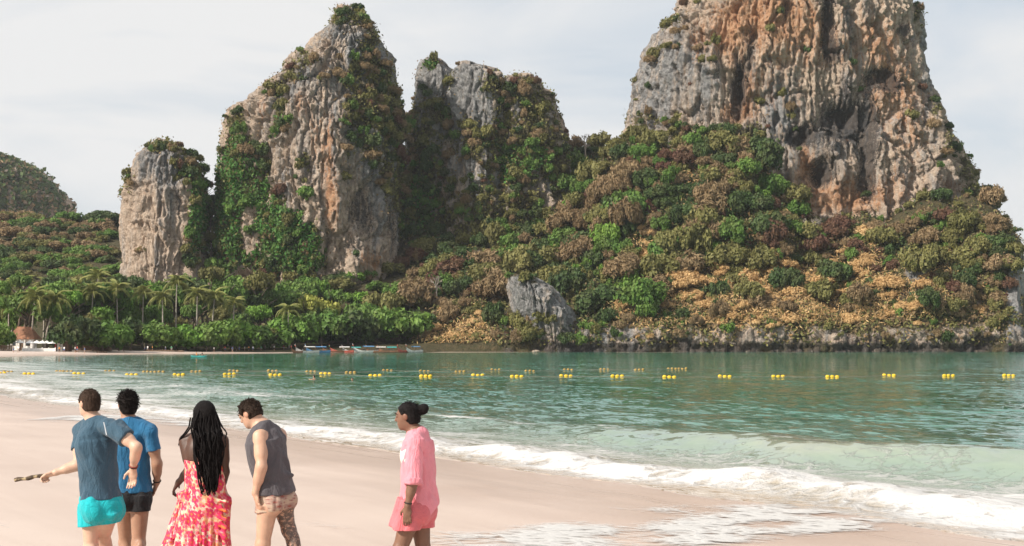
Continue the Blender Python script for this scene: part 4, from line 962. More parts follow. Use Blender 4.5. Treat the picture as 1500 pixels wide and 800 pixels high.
# ------------------------------------------------------------------ far beach: people, boats, buildings, parasols
M_SKIN1 = plain('far_skin', (0.42, 0.25, 0.17), 0.6); 
def cloth(name, col): return plain(name, col, 0.85, 0.15, 6)
FARC = {'white': cloth('cloth_white', (0.78, 0.77, 0.75)), 'red': cloth('cloth_red', (0.55, 0.07, 0.05)), 'blue': cloth('cloth_blue', (0.06, 0.16, 0.42)), 'black': cloth('cloth_black', (0.02, 0.02, 0.022)), 'grey': cloth('cloth_grey', (0.3, 0.3, 0.3)), 'orange': cloth('cloth_orange', (0.65, 0.25, 0.06)), 'green': cloth('cloth_green', (0.08, 0.3, 0.16))}
M_HAIRF = plain('far_hair', (0.025, 0.018, 0.014), 0.6)
def far_person(pose):
    fd = Field((-.5, -.5, -.05), (.5, .5, 1.85), 0.035); st = 0.16 if pose == 'walk' else 0.03
    for s in (-1, 1):
        fd.cone((s*.09, 0, .9), (s*.10, s*st*.6, .5), .095, .065); fd.cone((s*.10, s*st*.6, .5), (s*.10, s*st*1.3, .07), .062, .045); fd.cone((s*.10, s*st*1.3, .05), (s*.11, s*st*1.3+.14, .04), .05, .04)
        fd.cone((s*.18, 0, 1.40), (s*.25, -s*st*.5, 1.12), .058, .05); fd.cone((s*.25, -s*st*.5, 1.12), (s*.24, -s*st+.08, .86), .048, .04); fd.ell((s*.24, -s*st+.1, .79), (.04, .04, .08))
    fd.ell((0, 0, 1.26), (.19, .12, .25), k=.05); fd.ell((0, 0, .98), (.17, .12, .16), k=.05); fd.cone((0, 0, 1.45), (0, .01, 1.6), .06, .055); fd.ell((0, .015, 1.66), (.085, .10, .12))
    v, f = surface_nets(fd.v, fd.lo, fd.h); z = v[f].mean(1)
    mi = np.zeros(len(f), int); mi[(z[:, 2] > .98) & (z[:, 2] < 1.48) & (np.abs(z[:, 0]) < .22+.06*(z[:, 2] > 1.2))] = 1; mi[(z[:, 2] > .58) & (z[:, 2] <= .98) & (np.abs(z[:, 0]) < .205)] = 2; mi[(z[:, 2] > 1.69) | ((z[:, 2] > 1.58) & (z[:, 1] < -.02))] = 3
    return mesh('person', v, f, [M_SKIN1, FARC['white'], FARC['black'], M_HAIRF], midx=mi)
FP = [far_person('stand'), far_person('walk')]
def put_far(px, dY, top, short, pose, label, group):
    Yv = shoreY(px)+dY; x = (px-750)/F*Yv; o = link('person', FP[pose]); o.location = (x, Yv, surf_z(x, Yv)+0.02); o.rotation_euler = (0, 0, rng.random()*6.28)
    for i, c in ((1, top), (2, short)): o.material_slots[i].link = 'OBJECT'; o.material_slots[i].material = FARC[c]
    s = rng.uniform(.93, 1.05); o.scale = (s, s, s); tag(o, label, 'person', group)
TOPS = ['white', 'red', 'blue', 'black', 'grey', 'white', 'orange', 'white', 'green']
for i, px in enumerate((111, 114, 125, 182, 213, 217, 224, 243, 252, 314, 330, 341, 347, 351, 359, 365, 371, 383, 402, 416, 427, 303, 21, 28, 88, 95)):
    t_ = TOPS[i % 9]; sh_ = ('black', 'blue', 'grey')[i % 3]
    put_far(px, rng.uniform(5, 13) if px > 120 else rng.uniform(12, 22), t_, sh_, i % 2, 'tiny figure in a %s top and %s shorts on the far beach' % (t_, sh_), 'people on the far beach')
# swimmers
def swimmer():
    fd = Field((-.45, -.3, -.45), (.45, .4, .42), 0.025)
    fd.ell((0, 0, -.18), (.2, .12, .24), k=.05); fd.cone((0, 0, -.02), (0, .02, .12), .06, .055); fd.ell((0, .02, .2), (.082, .1, .12))
    for s in (-1, 1): fd.cone((s*.18, 0, -.03), (s*.3, .12, -.06), .055, .045); fd.cone((s*.3, .12, -.06), (s*.22, .32, -.02), .042, .035); fd.ell((s*.2, .36, -.02), (.04, .05, .02))
    v, f = surface_nets(fd.v, fd.lo, fd.h); z = v[f].mean(1); mi = np.where((z[:, 2] > .23) | ((z[:, 2] > .12) & (z[:, 1] < -.01)), 1, 0)
    return mesh('person', v, f, [M_SKIN1, M_HAIRF], midx=mi)
SW = swimmer()
for px, py, lb in ((461, 554, 'dark haired swimmer with shoulders above water beside the yellow floats'), (517, 556, 'swimmer low in the water with only the head showing')):
    Yv = CAMZ*F/(py+2-HOR); o = link('person', SW); o.location = ((px-750)/F*Yv, Yv, 0.05 if px < 500 else -0.06); o.rotation_euler = (0, 0, 1.0 if px < 500 else 2.5); tag(o, lb, 'person')
# ---- longtail boats
def boat_hull(L=8.0):
    n = 22; t = np.linspace(0, 1, n); x = (t-0.45)*L
    w = 0.72*np.sin(np.clip(0.28+0.72*t, 0, 1)*math.pi)**0.6*(1-0.15*t); w[t > .8] *= (1-((t[t > .8]-.8)/.2)**1.5*0.93)
    sheer = 0.55+0.25*(1-t)**3+1.15*np.clip((t-.55)/.45, 0, 1)**2.2; keel = -0.18+0.9*np.clip((t-.72)/.28, 0, 1)**2
    sec = [(0, 0), (.55, .05), (.88, .32), (1.0, 1.0), (.92, 1.0), (.80, .45), (.45, .25), (0, .22)]
    pts = []
    for i in range(n):
        half = [(x[i], w[i]*a, keel[i]+(sheer[i]-keel[i])*b) for a, b in sec]; ring = half+[(p[0], -p[1], p[2]) for p in half[::-1][1:-1]]; pts.append(ring)
    v = np.array(pts).reshape(-1, 3); m = len(pts[0]); f = [(i*m+j, (i+1)*m+j, (i+1)*m+(j+1) % m, i*m+(j+1) % m) for i in range(n-1) for j in range(m)]
    for i in (0, n-1):   # close the ends
        for j in range(1, m//2): f.append((i*m+j, i*m+(m-j) % m, i*m+(m-j-1) % m, i*m+j+1) if j < m//2-1 else (i*m+j, i*m+m-j, i*m+m-j, i*m+j))
    return v, np.array(f), (x, sheer)
HV, HF, (hx_, hs_) = boat_hull(); MB = {k: plain('boat_'+k, c, 0.5, 0.25, 1.5) for k, c in (('white', (0.62, 0.6, 0.56)), ('brown', (0.26, 0.13, 0.075)), ('blue', (0.10, 0.24, 0.42)), ('teal', (0.06, 0.40, 0.38)), ('red', (0.42, 0.10, 0.07)), ('green', (0.10, 0.28, 0.16)))}
M_MET = plain('dark_metal', (0.09, 0.09, 0.09), 0.4)
def arch(w_, l, h, mat_):
    a = np.linspace(-1, 1, 9); v = np.array([(x, y*w_, h+0.25*(1-y*y)) for x in (-l/2, l/2) for y in a]); v = np.concatenate([v, v-np.array([0, 0, .06])]); f = [(i, i+1, i+10, i+9) for i in range(8)]+[(i+18, i+27, i+28, i+19) for i in range(8)]+[(i, i+18, i+19, i+1) for i in range(8)]+[(i+9, i+10, i+28, i+27) for i in range(8)]+[(0, 9, 27, 18), (8, 26, 35, 17)]
    return v, np.array(f)
def boat(px, hull, roof, rib, rz, label, s=1.0):
    Yv = shoreY(px)-13+rng.uniform(-3, 3); Yv = min(Yv, 508); e = empty('longtail_boat', ((px-750)/F*Yv, Yv, 0.02), rz); e.scale = (s, s, s)
    link('hull', mesh('hull', HV, HF, MB[hull], sm=False), e)
    for x in (-1.6, -0.4, 0.8): link('bench', mesh('bench', *box((x, 0, .42), (.28, 1.2, .05)), MB['brown'], sm=False), e)
    if roof:
        link('canopy', mesh('canopy', *arch(.72, 3.4, 1.75, None), MB[roof], sm=False), e).location = (-.5, 0, 0)
        for x in (-2.0, 1.0):
            for y in (-.62, .62): link('pole', mesh('pole', *tube([(x, y, .55), (x, y, 1.85)], .03, 5), MB['brown']), e)
    p = link('prow_post', mesh('prow_post', *tube([(4.2, 0, 1.5), (4.55, 0, 2.1), (4.7, 0, 2.7)], [.09, .07, .04], 6), MB[hull]), e)
    link('ribbon', mesh('ribbon', *tube([(4.42, 0, 1.85), (4.55, 0, 2.1), (4.62, 0, 2.3)], [.12, .13, .1], 7), MB[rib]), p)
    en = link('engine', mesh('engine', *box((-3.5, 0, 1.1), (.7, .4, .4)), M_MET, sm=False), e)
    link('propeller_shaft', mesh('propeller_shaft', *tube([(-3.8, 0, 1.05), (-6.2, .2, .15)], .035, 5), M_MET), en)
    tag(e, label, 'boat', 'longtail boats moored at the far beach')
for i, (px, hc, rc, rib) in enumerate(((437, 'brown', None, 'red'), (452, 'white', 'white', 'red'), (468, 'blue', 'blue', 'white'), (490, 'brown', None, 'white'), (503, 'red', 'white', 'green'), (520, 'white', 'teal', 'red'), (538, 'white', 'blue', 'red'), (556, 'brown', 'white', 'white'), (572, 'brown', 'teal', 'red'), (592, 'red', None, 'red'), (608, 'white', 'blue', 'red'))):
    boat(px, hc, rc, rib, math.radians(200+rng.uniform(-25, 55)), '%s longtail boat %s and a %s ribbon on its raised prow' % (hc, 'with %s canopy' % rc if rc else 'without canopy', rib), rng.uniform(.95, 1.15))
# kayak
def kayak():
    n = 15; t = np.linspace(-1, 1, n); w_ = .36*np.sqrt(np.clip(1-t**2, 0, 1))+.01; pts = []
    for i in range(n):
        a = np.linspace(0, 2*math.pi, 11)[:-1]; pts.append(np.stack([np.full(10, t[i]*1.75), w_[i]*np.cos(a), .12+.15*np.sin(a)*(.5+.5*w_[i]/.37)+.12*t[i]**4], 1))
    v = np.concatenate(pts); f = [(i*10+j, i*10+(j+1) % 10, (i+1)*10+(j+1) % 10, (i+1)*10+j) for i in range(n-1) for j in range(10)]; return v, np.array(f)
Yv = CAMZ*F/(523-HOR); kx = (292-750)/F*Yv; e = empty('kayak', (kx, Yv, 0), .12)
link('hull', mesh('hull', *kayak(), MB['teal']), e); link('seat', mesh('seat', *box((-.5, 0, .32), (.4, .45, .1)), M_MET, sm=False), e); link('seat', mesh('seat', *box((.7, 0, .32), (.4, .45, .1)), M_MET, sm=False), e)
tag(e, 'turquoise two seat kayak with paddlers off the far beach', 'kayak')
def sitter():
    fd = Field((-.5, -.5, -.1), (.8, .5, 1.0), 0.03)
    fd.ell((0, 0, .12), (.15, .17, .12), k=.05); fd.ell((0, 0, .38), (.12, .18, .25), k=.05); fd.cone((0, 0, .58), (0, 0, .7), .06, .055); fd.ell((.01, 0, .78), (.1, .085, .12))
    for s in (-1, 1): fd.cone((0, s*.09, .1), (.42, s*.13, .26), .085, .06); fd.cone((.42, s*.13, .26), (.75, s*.12, .03), .055, .045); fd.cone((0, s*.19, .54), (.14, s*.28, .34), .05, .045); fd.cone((.14, s*.28, .34), (.38, s*.2, .38), .042, .035)
    v, f = surface_nets(fd.v, fd.lo, fd.h); z = v[f].mean(1); mi = np.where(z[:, 2] > .83, 2, np.where((z[:, 2] > .2) & (z[:, 2] < .6) & (z[:, 0] < .13), 1, 0)); return mesh('person', v, f, [M_SKIN1, FARC['orange'], M_HAIRF], midx=mi)
ST = sitter()
for dx, c, lb in ((-.5, 'orange', 'paddler in an orange top sitting in the turquoise kayak'), (.7, 'black', 'paddler in a dark top sitting in the turquoise kayak')):
    o = link('person', ST); o.location = (kx+dx, Yv+.12*dx, .3); o.rotation_euler = (0, 0, .12); o.material_slots[1].link = 'OBJECT'; o.material_slots[1].material = FARC[c]; tag(o, lb, 'person')
# ---- swim lines: clusters of three floats
def float_mat(name, col):
    t = NT(name); n = t.noise(t.coord(), 6, 5); t.set('Base Color', t.ramp(n, [(0.3, tuple(x*.7 for x in col)), (0.7, col)])); t.set('Roughness', 0.4); return t.m
M_F1 = float_mat('float_yellow', (0.80, 0.52, 0.03)); M_F2 = float_mat('float_brownish', (0.45, 0.28, 0.07)); M_ROPE = plain('rope', (0.22, 0.2, 0.16), .9)  # outer line floats are a darker brown than the nearer yellow ones
fl_v, fl_f = lathe([(.02, -.19), (.09, -.18), (.15, -.11), (.165, 0), (.15, .11), (.09, .18), (.02, .19)], 12); fl_v = fl_v[:, [2, 0, 1]]
FLO = mesh('float', fl_v, fl_f, M_F1)
def buoys(row, Y_of, mat_, label, grp, s):
    pts = []
    for px, py in row:
        Yv = CAMZ*F/(py-HOR); p = ((px-750)/F*Yv, Yv, 0.03); e = empty('buoy_cluster', p, rng.uniform(-.25, .25)); pts.append(p)
        nf = 3
        for k in range(nf):
            o = link('float', FLO, e); set_mat(o, mat_); o.location = ((k-1)*.40, rng.uniform(-.05, .05), rng.uniform(-.03, .03)); o.rotation_euler = (rng.random()*6, rng.uniform(-.15, .15), rng.uniform(-.2, .2)); o.scale = (s, s, s*1.1)
        link('tie_rope', mesh('tie_rope', *tube([(-.62, 0, .02), (0, 0, .05), (.62, 0, .02)], .02, 5), M_ROPE), e)
        tag(e, label, 'buoy', grp)
    return pts
FR = [(2, 547), (44, 548.5), (117, 548), (194, 549.5), (263, 549.5), (337, 549), (404, 550), (477, 548), (550, 551), (624, 552), (700, 550.5), (757, 552), (829, 551.5), (904, 552), (980, 553), (1061, 552), (1139, 552), (1218, 552.5), (1301, 550.5), (1388, 551), (1476, 551)]
RR = [(13, 545), (90, 544.5), (100, 544.7), (162, 544), (217, 545), (234, 545), (288, 544.5), (343, 543.5), (400, 543.5), (456, 544.5), (514, 546), (568, 543), (622, 544), (674, 544.5), (726, 542), (776, 544), (832, 542), (885, 541.5), (936, 542), (984, 540.5), (999, 540.5)]
for row, m_, lb, g_, s in ((FR, M_F1, 'cluster of three bright yellow floats on the nearer swim line', 'float clusters of the nearer swim line', .88), (RR, M_F2, 'cluster of three darker brownish floats on the outer swim line', 'float clusters of the outer swim line', .74)):
    pts = buoys(row, None, m_, lb, g_, s); P_ = [(a[0], a[1], 0.015) for a in sorted(pts)]
    o = link('swim_line', mesh('swim_line', *tube(P_, .018, 5), M_ROPE)); tag(o, 'thin rope linking the %s floats' % ('bright yellow' if row is FR else 'brownish'), 'rope')
# ---- beach restaurant
M_TILE = plain('roof_tiles', (0.27, 0.13, 0.075), .85, .35, 1.2); M_WALL = plain('white_wall', (0.72, 0.70, 0.66), .8, .12, 2); M_WOOD = plain('brown_wood', (0.13, 0.085, 0.055), .85, .4, 2); M_THAT = plain('thatch', (0.30, 0.22, 0.13), .95, .4, 3); M_PARA = plain('parasol_cloth', (0.82, 0.80, 0.77), .8, .06, 3); M_GLASS = plain('window_glass', (0.03, 0.04, 0.045), .1); M_REDP = plain('red_paint', (0.45, 0.05, 0.04), .6)
def hip(w_, d_, h, ov=.0):
    v = np.array([(-w_/2, -d_/2, 0), (w_/2, -d_/2, 0), (w_/2, d_/2, 0), (-w_/2, d_/2, 0), (-w_/4, 0, h), (w_/4, 0, h)]); v = np.concatenate([v, v[:4]-[0, 0, .18]]); f = np.array([(0, 1, 5, 4), (2, 3, 4, 5), (1, 2, 5, 5), (3, 0, 4, 4), (0, 6, 7, 1), (1, 7, 8, 2), (2, 8, 9, 3), (3, 9, 6, 0), (6, 9, 8, 7)]); return v, f
def bld(name, px, Yv, rz=0.0):
    x = (px-750)/F*Yv; return empty(name, (x, Yv, surf_z(x, Yv)), rz)
e = bld('beach_house', 36, 418); link('wall', mesh('wall', *box((0, 0, 1.6), (6.2, 4.5, 3.2)), M_WALL, sm=False), e)
r_o = link('roof', mesh('roof', *hip(8.2, 6.4, 3.4), M_TILE, sm=False), e); r_o.location = (0, 0, 3.4); link('ridge', mesh('ridge', *tube([(-2.1, 0, 3.42), (2.1, 0, 3.42)], .12, 6), M_TILE), r_o)
for x in (-3.6, -1.2, 1.2, 3.6): link('column', mesh('column', *box((x, -2.9, 1.6), (.28, .28, 3.2)), M_WALL, sm=False), e)
for x in (-1.9, 1.9):
    w_o = link('window', mesh('window', *box((x, -2.27, 1.9), (1.3, .06, 1.2)), M_WOOD, sm=False), e); link('pane', mesh('pane', *box((x, -2.31, 1.9), (1.1, .03, 1.0)), M_GLASS, sm=False), w_o)
d_o = link('door', mesh('door', *box((0, -2.27, 1.1), (1.1, .06, 2.2)), M_WOOD, sm=False), e); link('handle', mesh('handle', *box((.4, -2.33, 1.1), (.06, .06, .2)), M_MET, sm=False), d_o)
tag(e, 'white beach house with orange brown tiled hip roof behind the parasols', 'house')
e = bld('terrace_wall', 58, 400); link('panel', mesh('panel', *box((0, 0, .45), (9, .2, .9)), M_WALL, sm=False), e)
for x in np.linspace(-4.6, 4.6, 6): link('post', mesh('post', *box((x, 0, .55), (.26, .26, 1.1)), M_WALL, sm=False), e)
tag(e, 'low white terrace wall in front of the parasols', 'wall')
PC = lathe([(1.45, 2.25), (1.42, 2.3), (.7, 2.72), (.06, 3.05), (.03, 3.2)], 8)
for px, Yv in ((14, 403), (30, 404), (45, 402), (55, 406), (63, 404), (70, 407), (77, 405)):
    e = bld('parasol', px, Yv, rng.random()); link('canopy', mesh('canopy', *PC, M_PARA, sm=False), e); link('pole', mesh('pole', *tube([(0, 0, 0), (0, 0, 3.0)], .04, 6), M_WOOD), e); link('base', mesh('base', *lathe([(.02, 0), (.35, .0), (.33, .12), (.05, .16)], 10), M_MET), e)
    tag(e, 'white parasol open on the beach restaurant terrace', 'parasol', 'white parasols on the terrace')
e = bld('thatched_hut', 94, 408); link('wall', mesh('wall', *box((0, 0, 1.5), (3.8, 3.2, 3.0)), M_WOOD, sm=False), e); r_o = link('roof', mesh('roof', *hip(5.2, 4.6, 2.2), M_THAT, sm=False), e); r_o.location = (0, 0, 3.05); link('ridge', mesh('ridge', *tube([(-1.4, 0, 2.22), (1.4, 0, 2.22)], .16, 6), M_THAT), r_o)
link('door_panel', mesh('door_panel', *box((-.5, -1.65, 1.25), (1.5, .08, 2.4)), M_WALL, sm=False), e); link('post', mesh('post', *box((-1.75, -1.75, 1.3), (.25, .25, 2.6)), M_REDP, sm=False), e); link('post', mesh('post', *box((1.75, -1.75, 1.3), (.25, .25, 2.6)), M_WOOD, sm=False), e)
tag(e, 'small thatched hut with white door panel and red post', 'hut')
e = bld('long_shed', 138, 425); link('wall', mesh('wall', *box((0, .8, 1.3), (9.4, 2.4, 2.6)), M_WOOD, sm=False), e); r_o = link('roof', mesh('roof', *box((0, 0, 2.75), (10.4, 4.6, .22)), plain('shed_roof', (0.16, 0.15, 0.13), .9), sm=False), e)
for x in np.linspace(-4.6, 4.6, 5): link('post', mesh('post', *box((x, -1.9, 1.3), (.2, .2, 2.6)), M_WOOD, sm=False), e)
tag(e, 'long low dark shed with flat roof under the trees', 'shed')
e = bld('wooden_fence', 4, 396, .1)
for i in range(14): link('plank', mesh('plank', *box((-2.6+i*.4, 0, .8), (.34, .06, 1.5+.2*rng.random())), M_WOOD, sm=False), e)
link('rail', mesh('rail', *box((0, .06, 1.2), (5.6, .06, .1)), M_WOOD, sm=False), e); tag(e, 'brown plank fence at the end of the terrace', 'fence')
for i, (px, dY, l, rz) in enumerate(((240, 9, 9, .05), (150, 10, 3, .4), (262, 8, 4, -.2))):
    Yv = shoreY(px)+dY; x = (px-750)/F*Yv; t = np.linspace(-.5, .5, 7); o = link('driftwood_log', mesh('driftwood_log', *tube(np.stack([t*l, .1*np.sin(t*7), .22+.05*np.cos(t*9)], 1), .26-.1*t, 7), M_WOOD)); o.location = (x, Yv, surf_z(x, Yv)); o.rotation_euler = (0, 0, rz)
    tag(o, ('long dark driftwood log on the far sand', 'short driftwood log near the long shed', 'tilted driftwood log next to the longest one')[i], 'log')
e_ = at(617, 515.8, 519); o = link('shore_boulder', mesh('shore_boulder', *(lambda d: (np.stack([d[0][:, 0]*1.6, d[0][:, 1], d[0][:, 2]*.7], 1), d[1]))(lathe([(.05, -.7), (.7, -.4), (1, 0), (.85, .45), (.45, .8), (.03, .95)], 12)), M_ROCK, attrs={k: np.full(72, .2) for k in ('org', 'gry', 'drk', 'veg')}))
o.location = at(785, 515, 519); o.location.z = 0.2; tag(o, 'pale boulder at the water line before the grey outcrop', 'boulder')
# ------------------------------------------------------------------ the five walkers
def skin_mat(name, col, tattoo=False):
    t = NT(name); n = t.noise(t.coord(), 14, 5); c = t.ramp(n, [(0.3, tuple(x*.86 for x in col)), (0.7, tuple(min(1, x*1.1) for x in col))])
    bl = t.attr('blush'); c = t.mix(t.math('MULTIPLY', bl, 0.5), c, (min(1, col[0]*1.05), col[1]*.62, col[2]*.55))
    c = t.mix(t.attr('lip'), c, (col[0]*.72, col[1]*.42, col[2]*.42))
    if tattoo:
        m = t.attr('tattoo'); vo = t.new('ShaderNodeTexVoronoi'); vo.feature = 'DISTANCE_TO_EDGE'; vo.inputs['Scale'].default_value = 26
        cn = t.new('ShaderNodeTexNoise'); cn.inputs['Scale'].default_value = 9; cn.inputs['Detail'].default_value = 5; t.l.new(t.coord(), cn.inputs['Vector'])
        sc_ = t.new('ShaderNodeVectorMath'); sc_.operation = 'SCALE'; sc_.inputs['Scale'].default_value = 0.14; t.l.new(cn.outputs['Color'], sc_.inputs[0])
        ad = t.new('ShaderNodeVectorMath'); ad.operation = 'ADD'; t.l.new(sc_.outputs[0], ad.inputs[0]); t.l.new(t.coord(), ad.inputs[1]); t.l.new(ad.outputs[0], vo.inputs['Vector'])
        ink = t.math('MULTIPLY', t.math('SUBTRACT', 0.26, vo.outputs['Distance']), 5.0, True); ink2 = t.math('MULTIPLY', t.math('SUBTRACT', t.noise(t.coord(), 22, 4, .7), 0.42), 6.0, True)
        c = t.mix(t.math('MULTIPLY', t.math('MULTIPLY', m, t.math('MAXIMUM', ink, ink2)), 0.88), c, (0.05, 0.045, 0.045))
    t.set('Base Color', c); t.set('Roughness', 0.5); t.set('Specular IOR Level', 0.4)
    t.set('Subsurface Weight', 0.12); t.bsdf.inputs['Subsurface Radius'].default_value = (0.02, 0.008, 0.005); t.set('Subsurface Scale', 0.3)
    t.bump(t.noise(t.coord(), 60, 4), 0.15, 0.004)
    return t.m
def cloth_mat(name, col, var=0.18, weave=220, heather=0.0):
    t = NT(name); n = t.noise(t.coord((1, 1, .5)), 5, 6, .6); c = t.ramp(n, [(0.3, tuple(x*(1-var) for x in col)), (0.7, tuple(min(1, x*(1+var)) for x in col))])
    if heather: c = t.mix(t.math('MULTIPLY', t.noise(t.coord((1, 1, 5)), 45, 4, .7), heather), c, tuple(min(1, x*1.9+.03) for x in col))
    t.set('Base Color', c); t.set('Roughness', 0.85); t.set('Specular IOR Level', 0.2); t.set('Sheen Weight', 0.15)
    w = t.noise(t.coord((1, 1, .45), loc=(3, 1, 2)), 9, 6, .62, 2.2); t.bump(w, 0.65, 0.05)
    return t.m
def hair_mat(name, col, sc=(60, 60, 12), b=.8):
    t = NT(name); n = t.noise(t.coord(sc), 1.0, 5, .7, .5); t.set('Base Color', t.ramp(n, [(0.3, tuple(x*.5 for x in col)), (0.7, tuple(x*1.6 for x in col))])); t.set('Roughness', 0.7); t.set('Specular IOR Level', 0.12); t.bump(n, b, 0.02); return t.m
def floral_mat(name, ground, petal1, petal2, leaf, sc=9.0, heart=(0.62, .16, .05)):
    """printed flowers: five-lobed petals round scattered centres, on the cloth's own wrap coordinates"""
    t = NT(name); uvn = t.new('ShaderNodeTexCoord'); c = None
    base = t.ramp(t.noise(uvn.outputs['UV'], sc*.8, 5, .6, 1.2), [(0.30, ground[0]), (0.44, ground[1]), (0.56, ground[2]), (0.70, leaf)])
    c = base
    for k, (s_, off, col, rad) in enumerate(((sc, (3, 1, 0), petal2, .36), (sc*.62, (0, 0, 0), petal1, .42), (sc*1.3, (7, 4, 0), petal1, .30))):
        m = t.new('ShaderNodeMapping'); m.inputs['Scale'].default_value = (s_, s_, 1); m.inputs['Location'].default_value = off; t.l.new(uvn.outputs['UV'], m.inputs['Vector'])
        vo = t.new('ShaderNodeTexVoronoi'); vo.voronoi_dimensions = '2D'; vo.inputs['Scale'].default_value = 1.0; vo.inputs['Randomness'].default_value = .85; t.l.new(m.outputs[0], vo.inputs['Vector'])
        sub = t.new('ShaderNodeVectorMath'); sub.operation = 'SUBTRACT'; t.l.new(m.outputs[0], sub.inputs[0]); t.l.new(vo.outputs['Position'], sub.inputs[1])
        sx = t.new('ShaderNodeSeparateXYZ'); t.l.new(sub.outputs[0], sx.inputs[0]); an = t.math('ARCTAN2', sx.outputs[1], sx.outputs[0])
        pet = t.math('ADD', .68, t.math('MULTIPLY', t.math('ABSOLUTE', t.math('COSINE', t.math('MULTIPLY', an, 2.5))), .42))
        r = t.math('DIVIDE', vo.outputs['Distance'], t.math('MULTIPLY', pet, rad)); r = t.math('ADD', r, t.math('MULTIPLY', t.math('SUBTRACT', t.noise(uvn.outputs['UV'], 60, 3), .5), .5))
        msk = t.math('MULTIPLY', t.math('SUBTRACT', 1.0, r), 6.0, True); inner = t.math('MULTIPLY', t.math('SUBTRACT', .38, r), 6.0, True)
        pc = t.mix(t.math('MULTIPLY', r, 1.0, True), tuple(x*.75 for x in col), tuple(min(1, x*1.25+.03) for x in col)); pc = t.mix(inner, pc, heart); c = t.mix(msk, c, pc)
    t.set('Base Color', c); t.set('Roughness', .8); t.set('Specular IOR Level', .2); t.bump(t.noise(t.coord((1, 1, .3)), 10, 5, .6, .8), .4, .03); return t.m

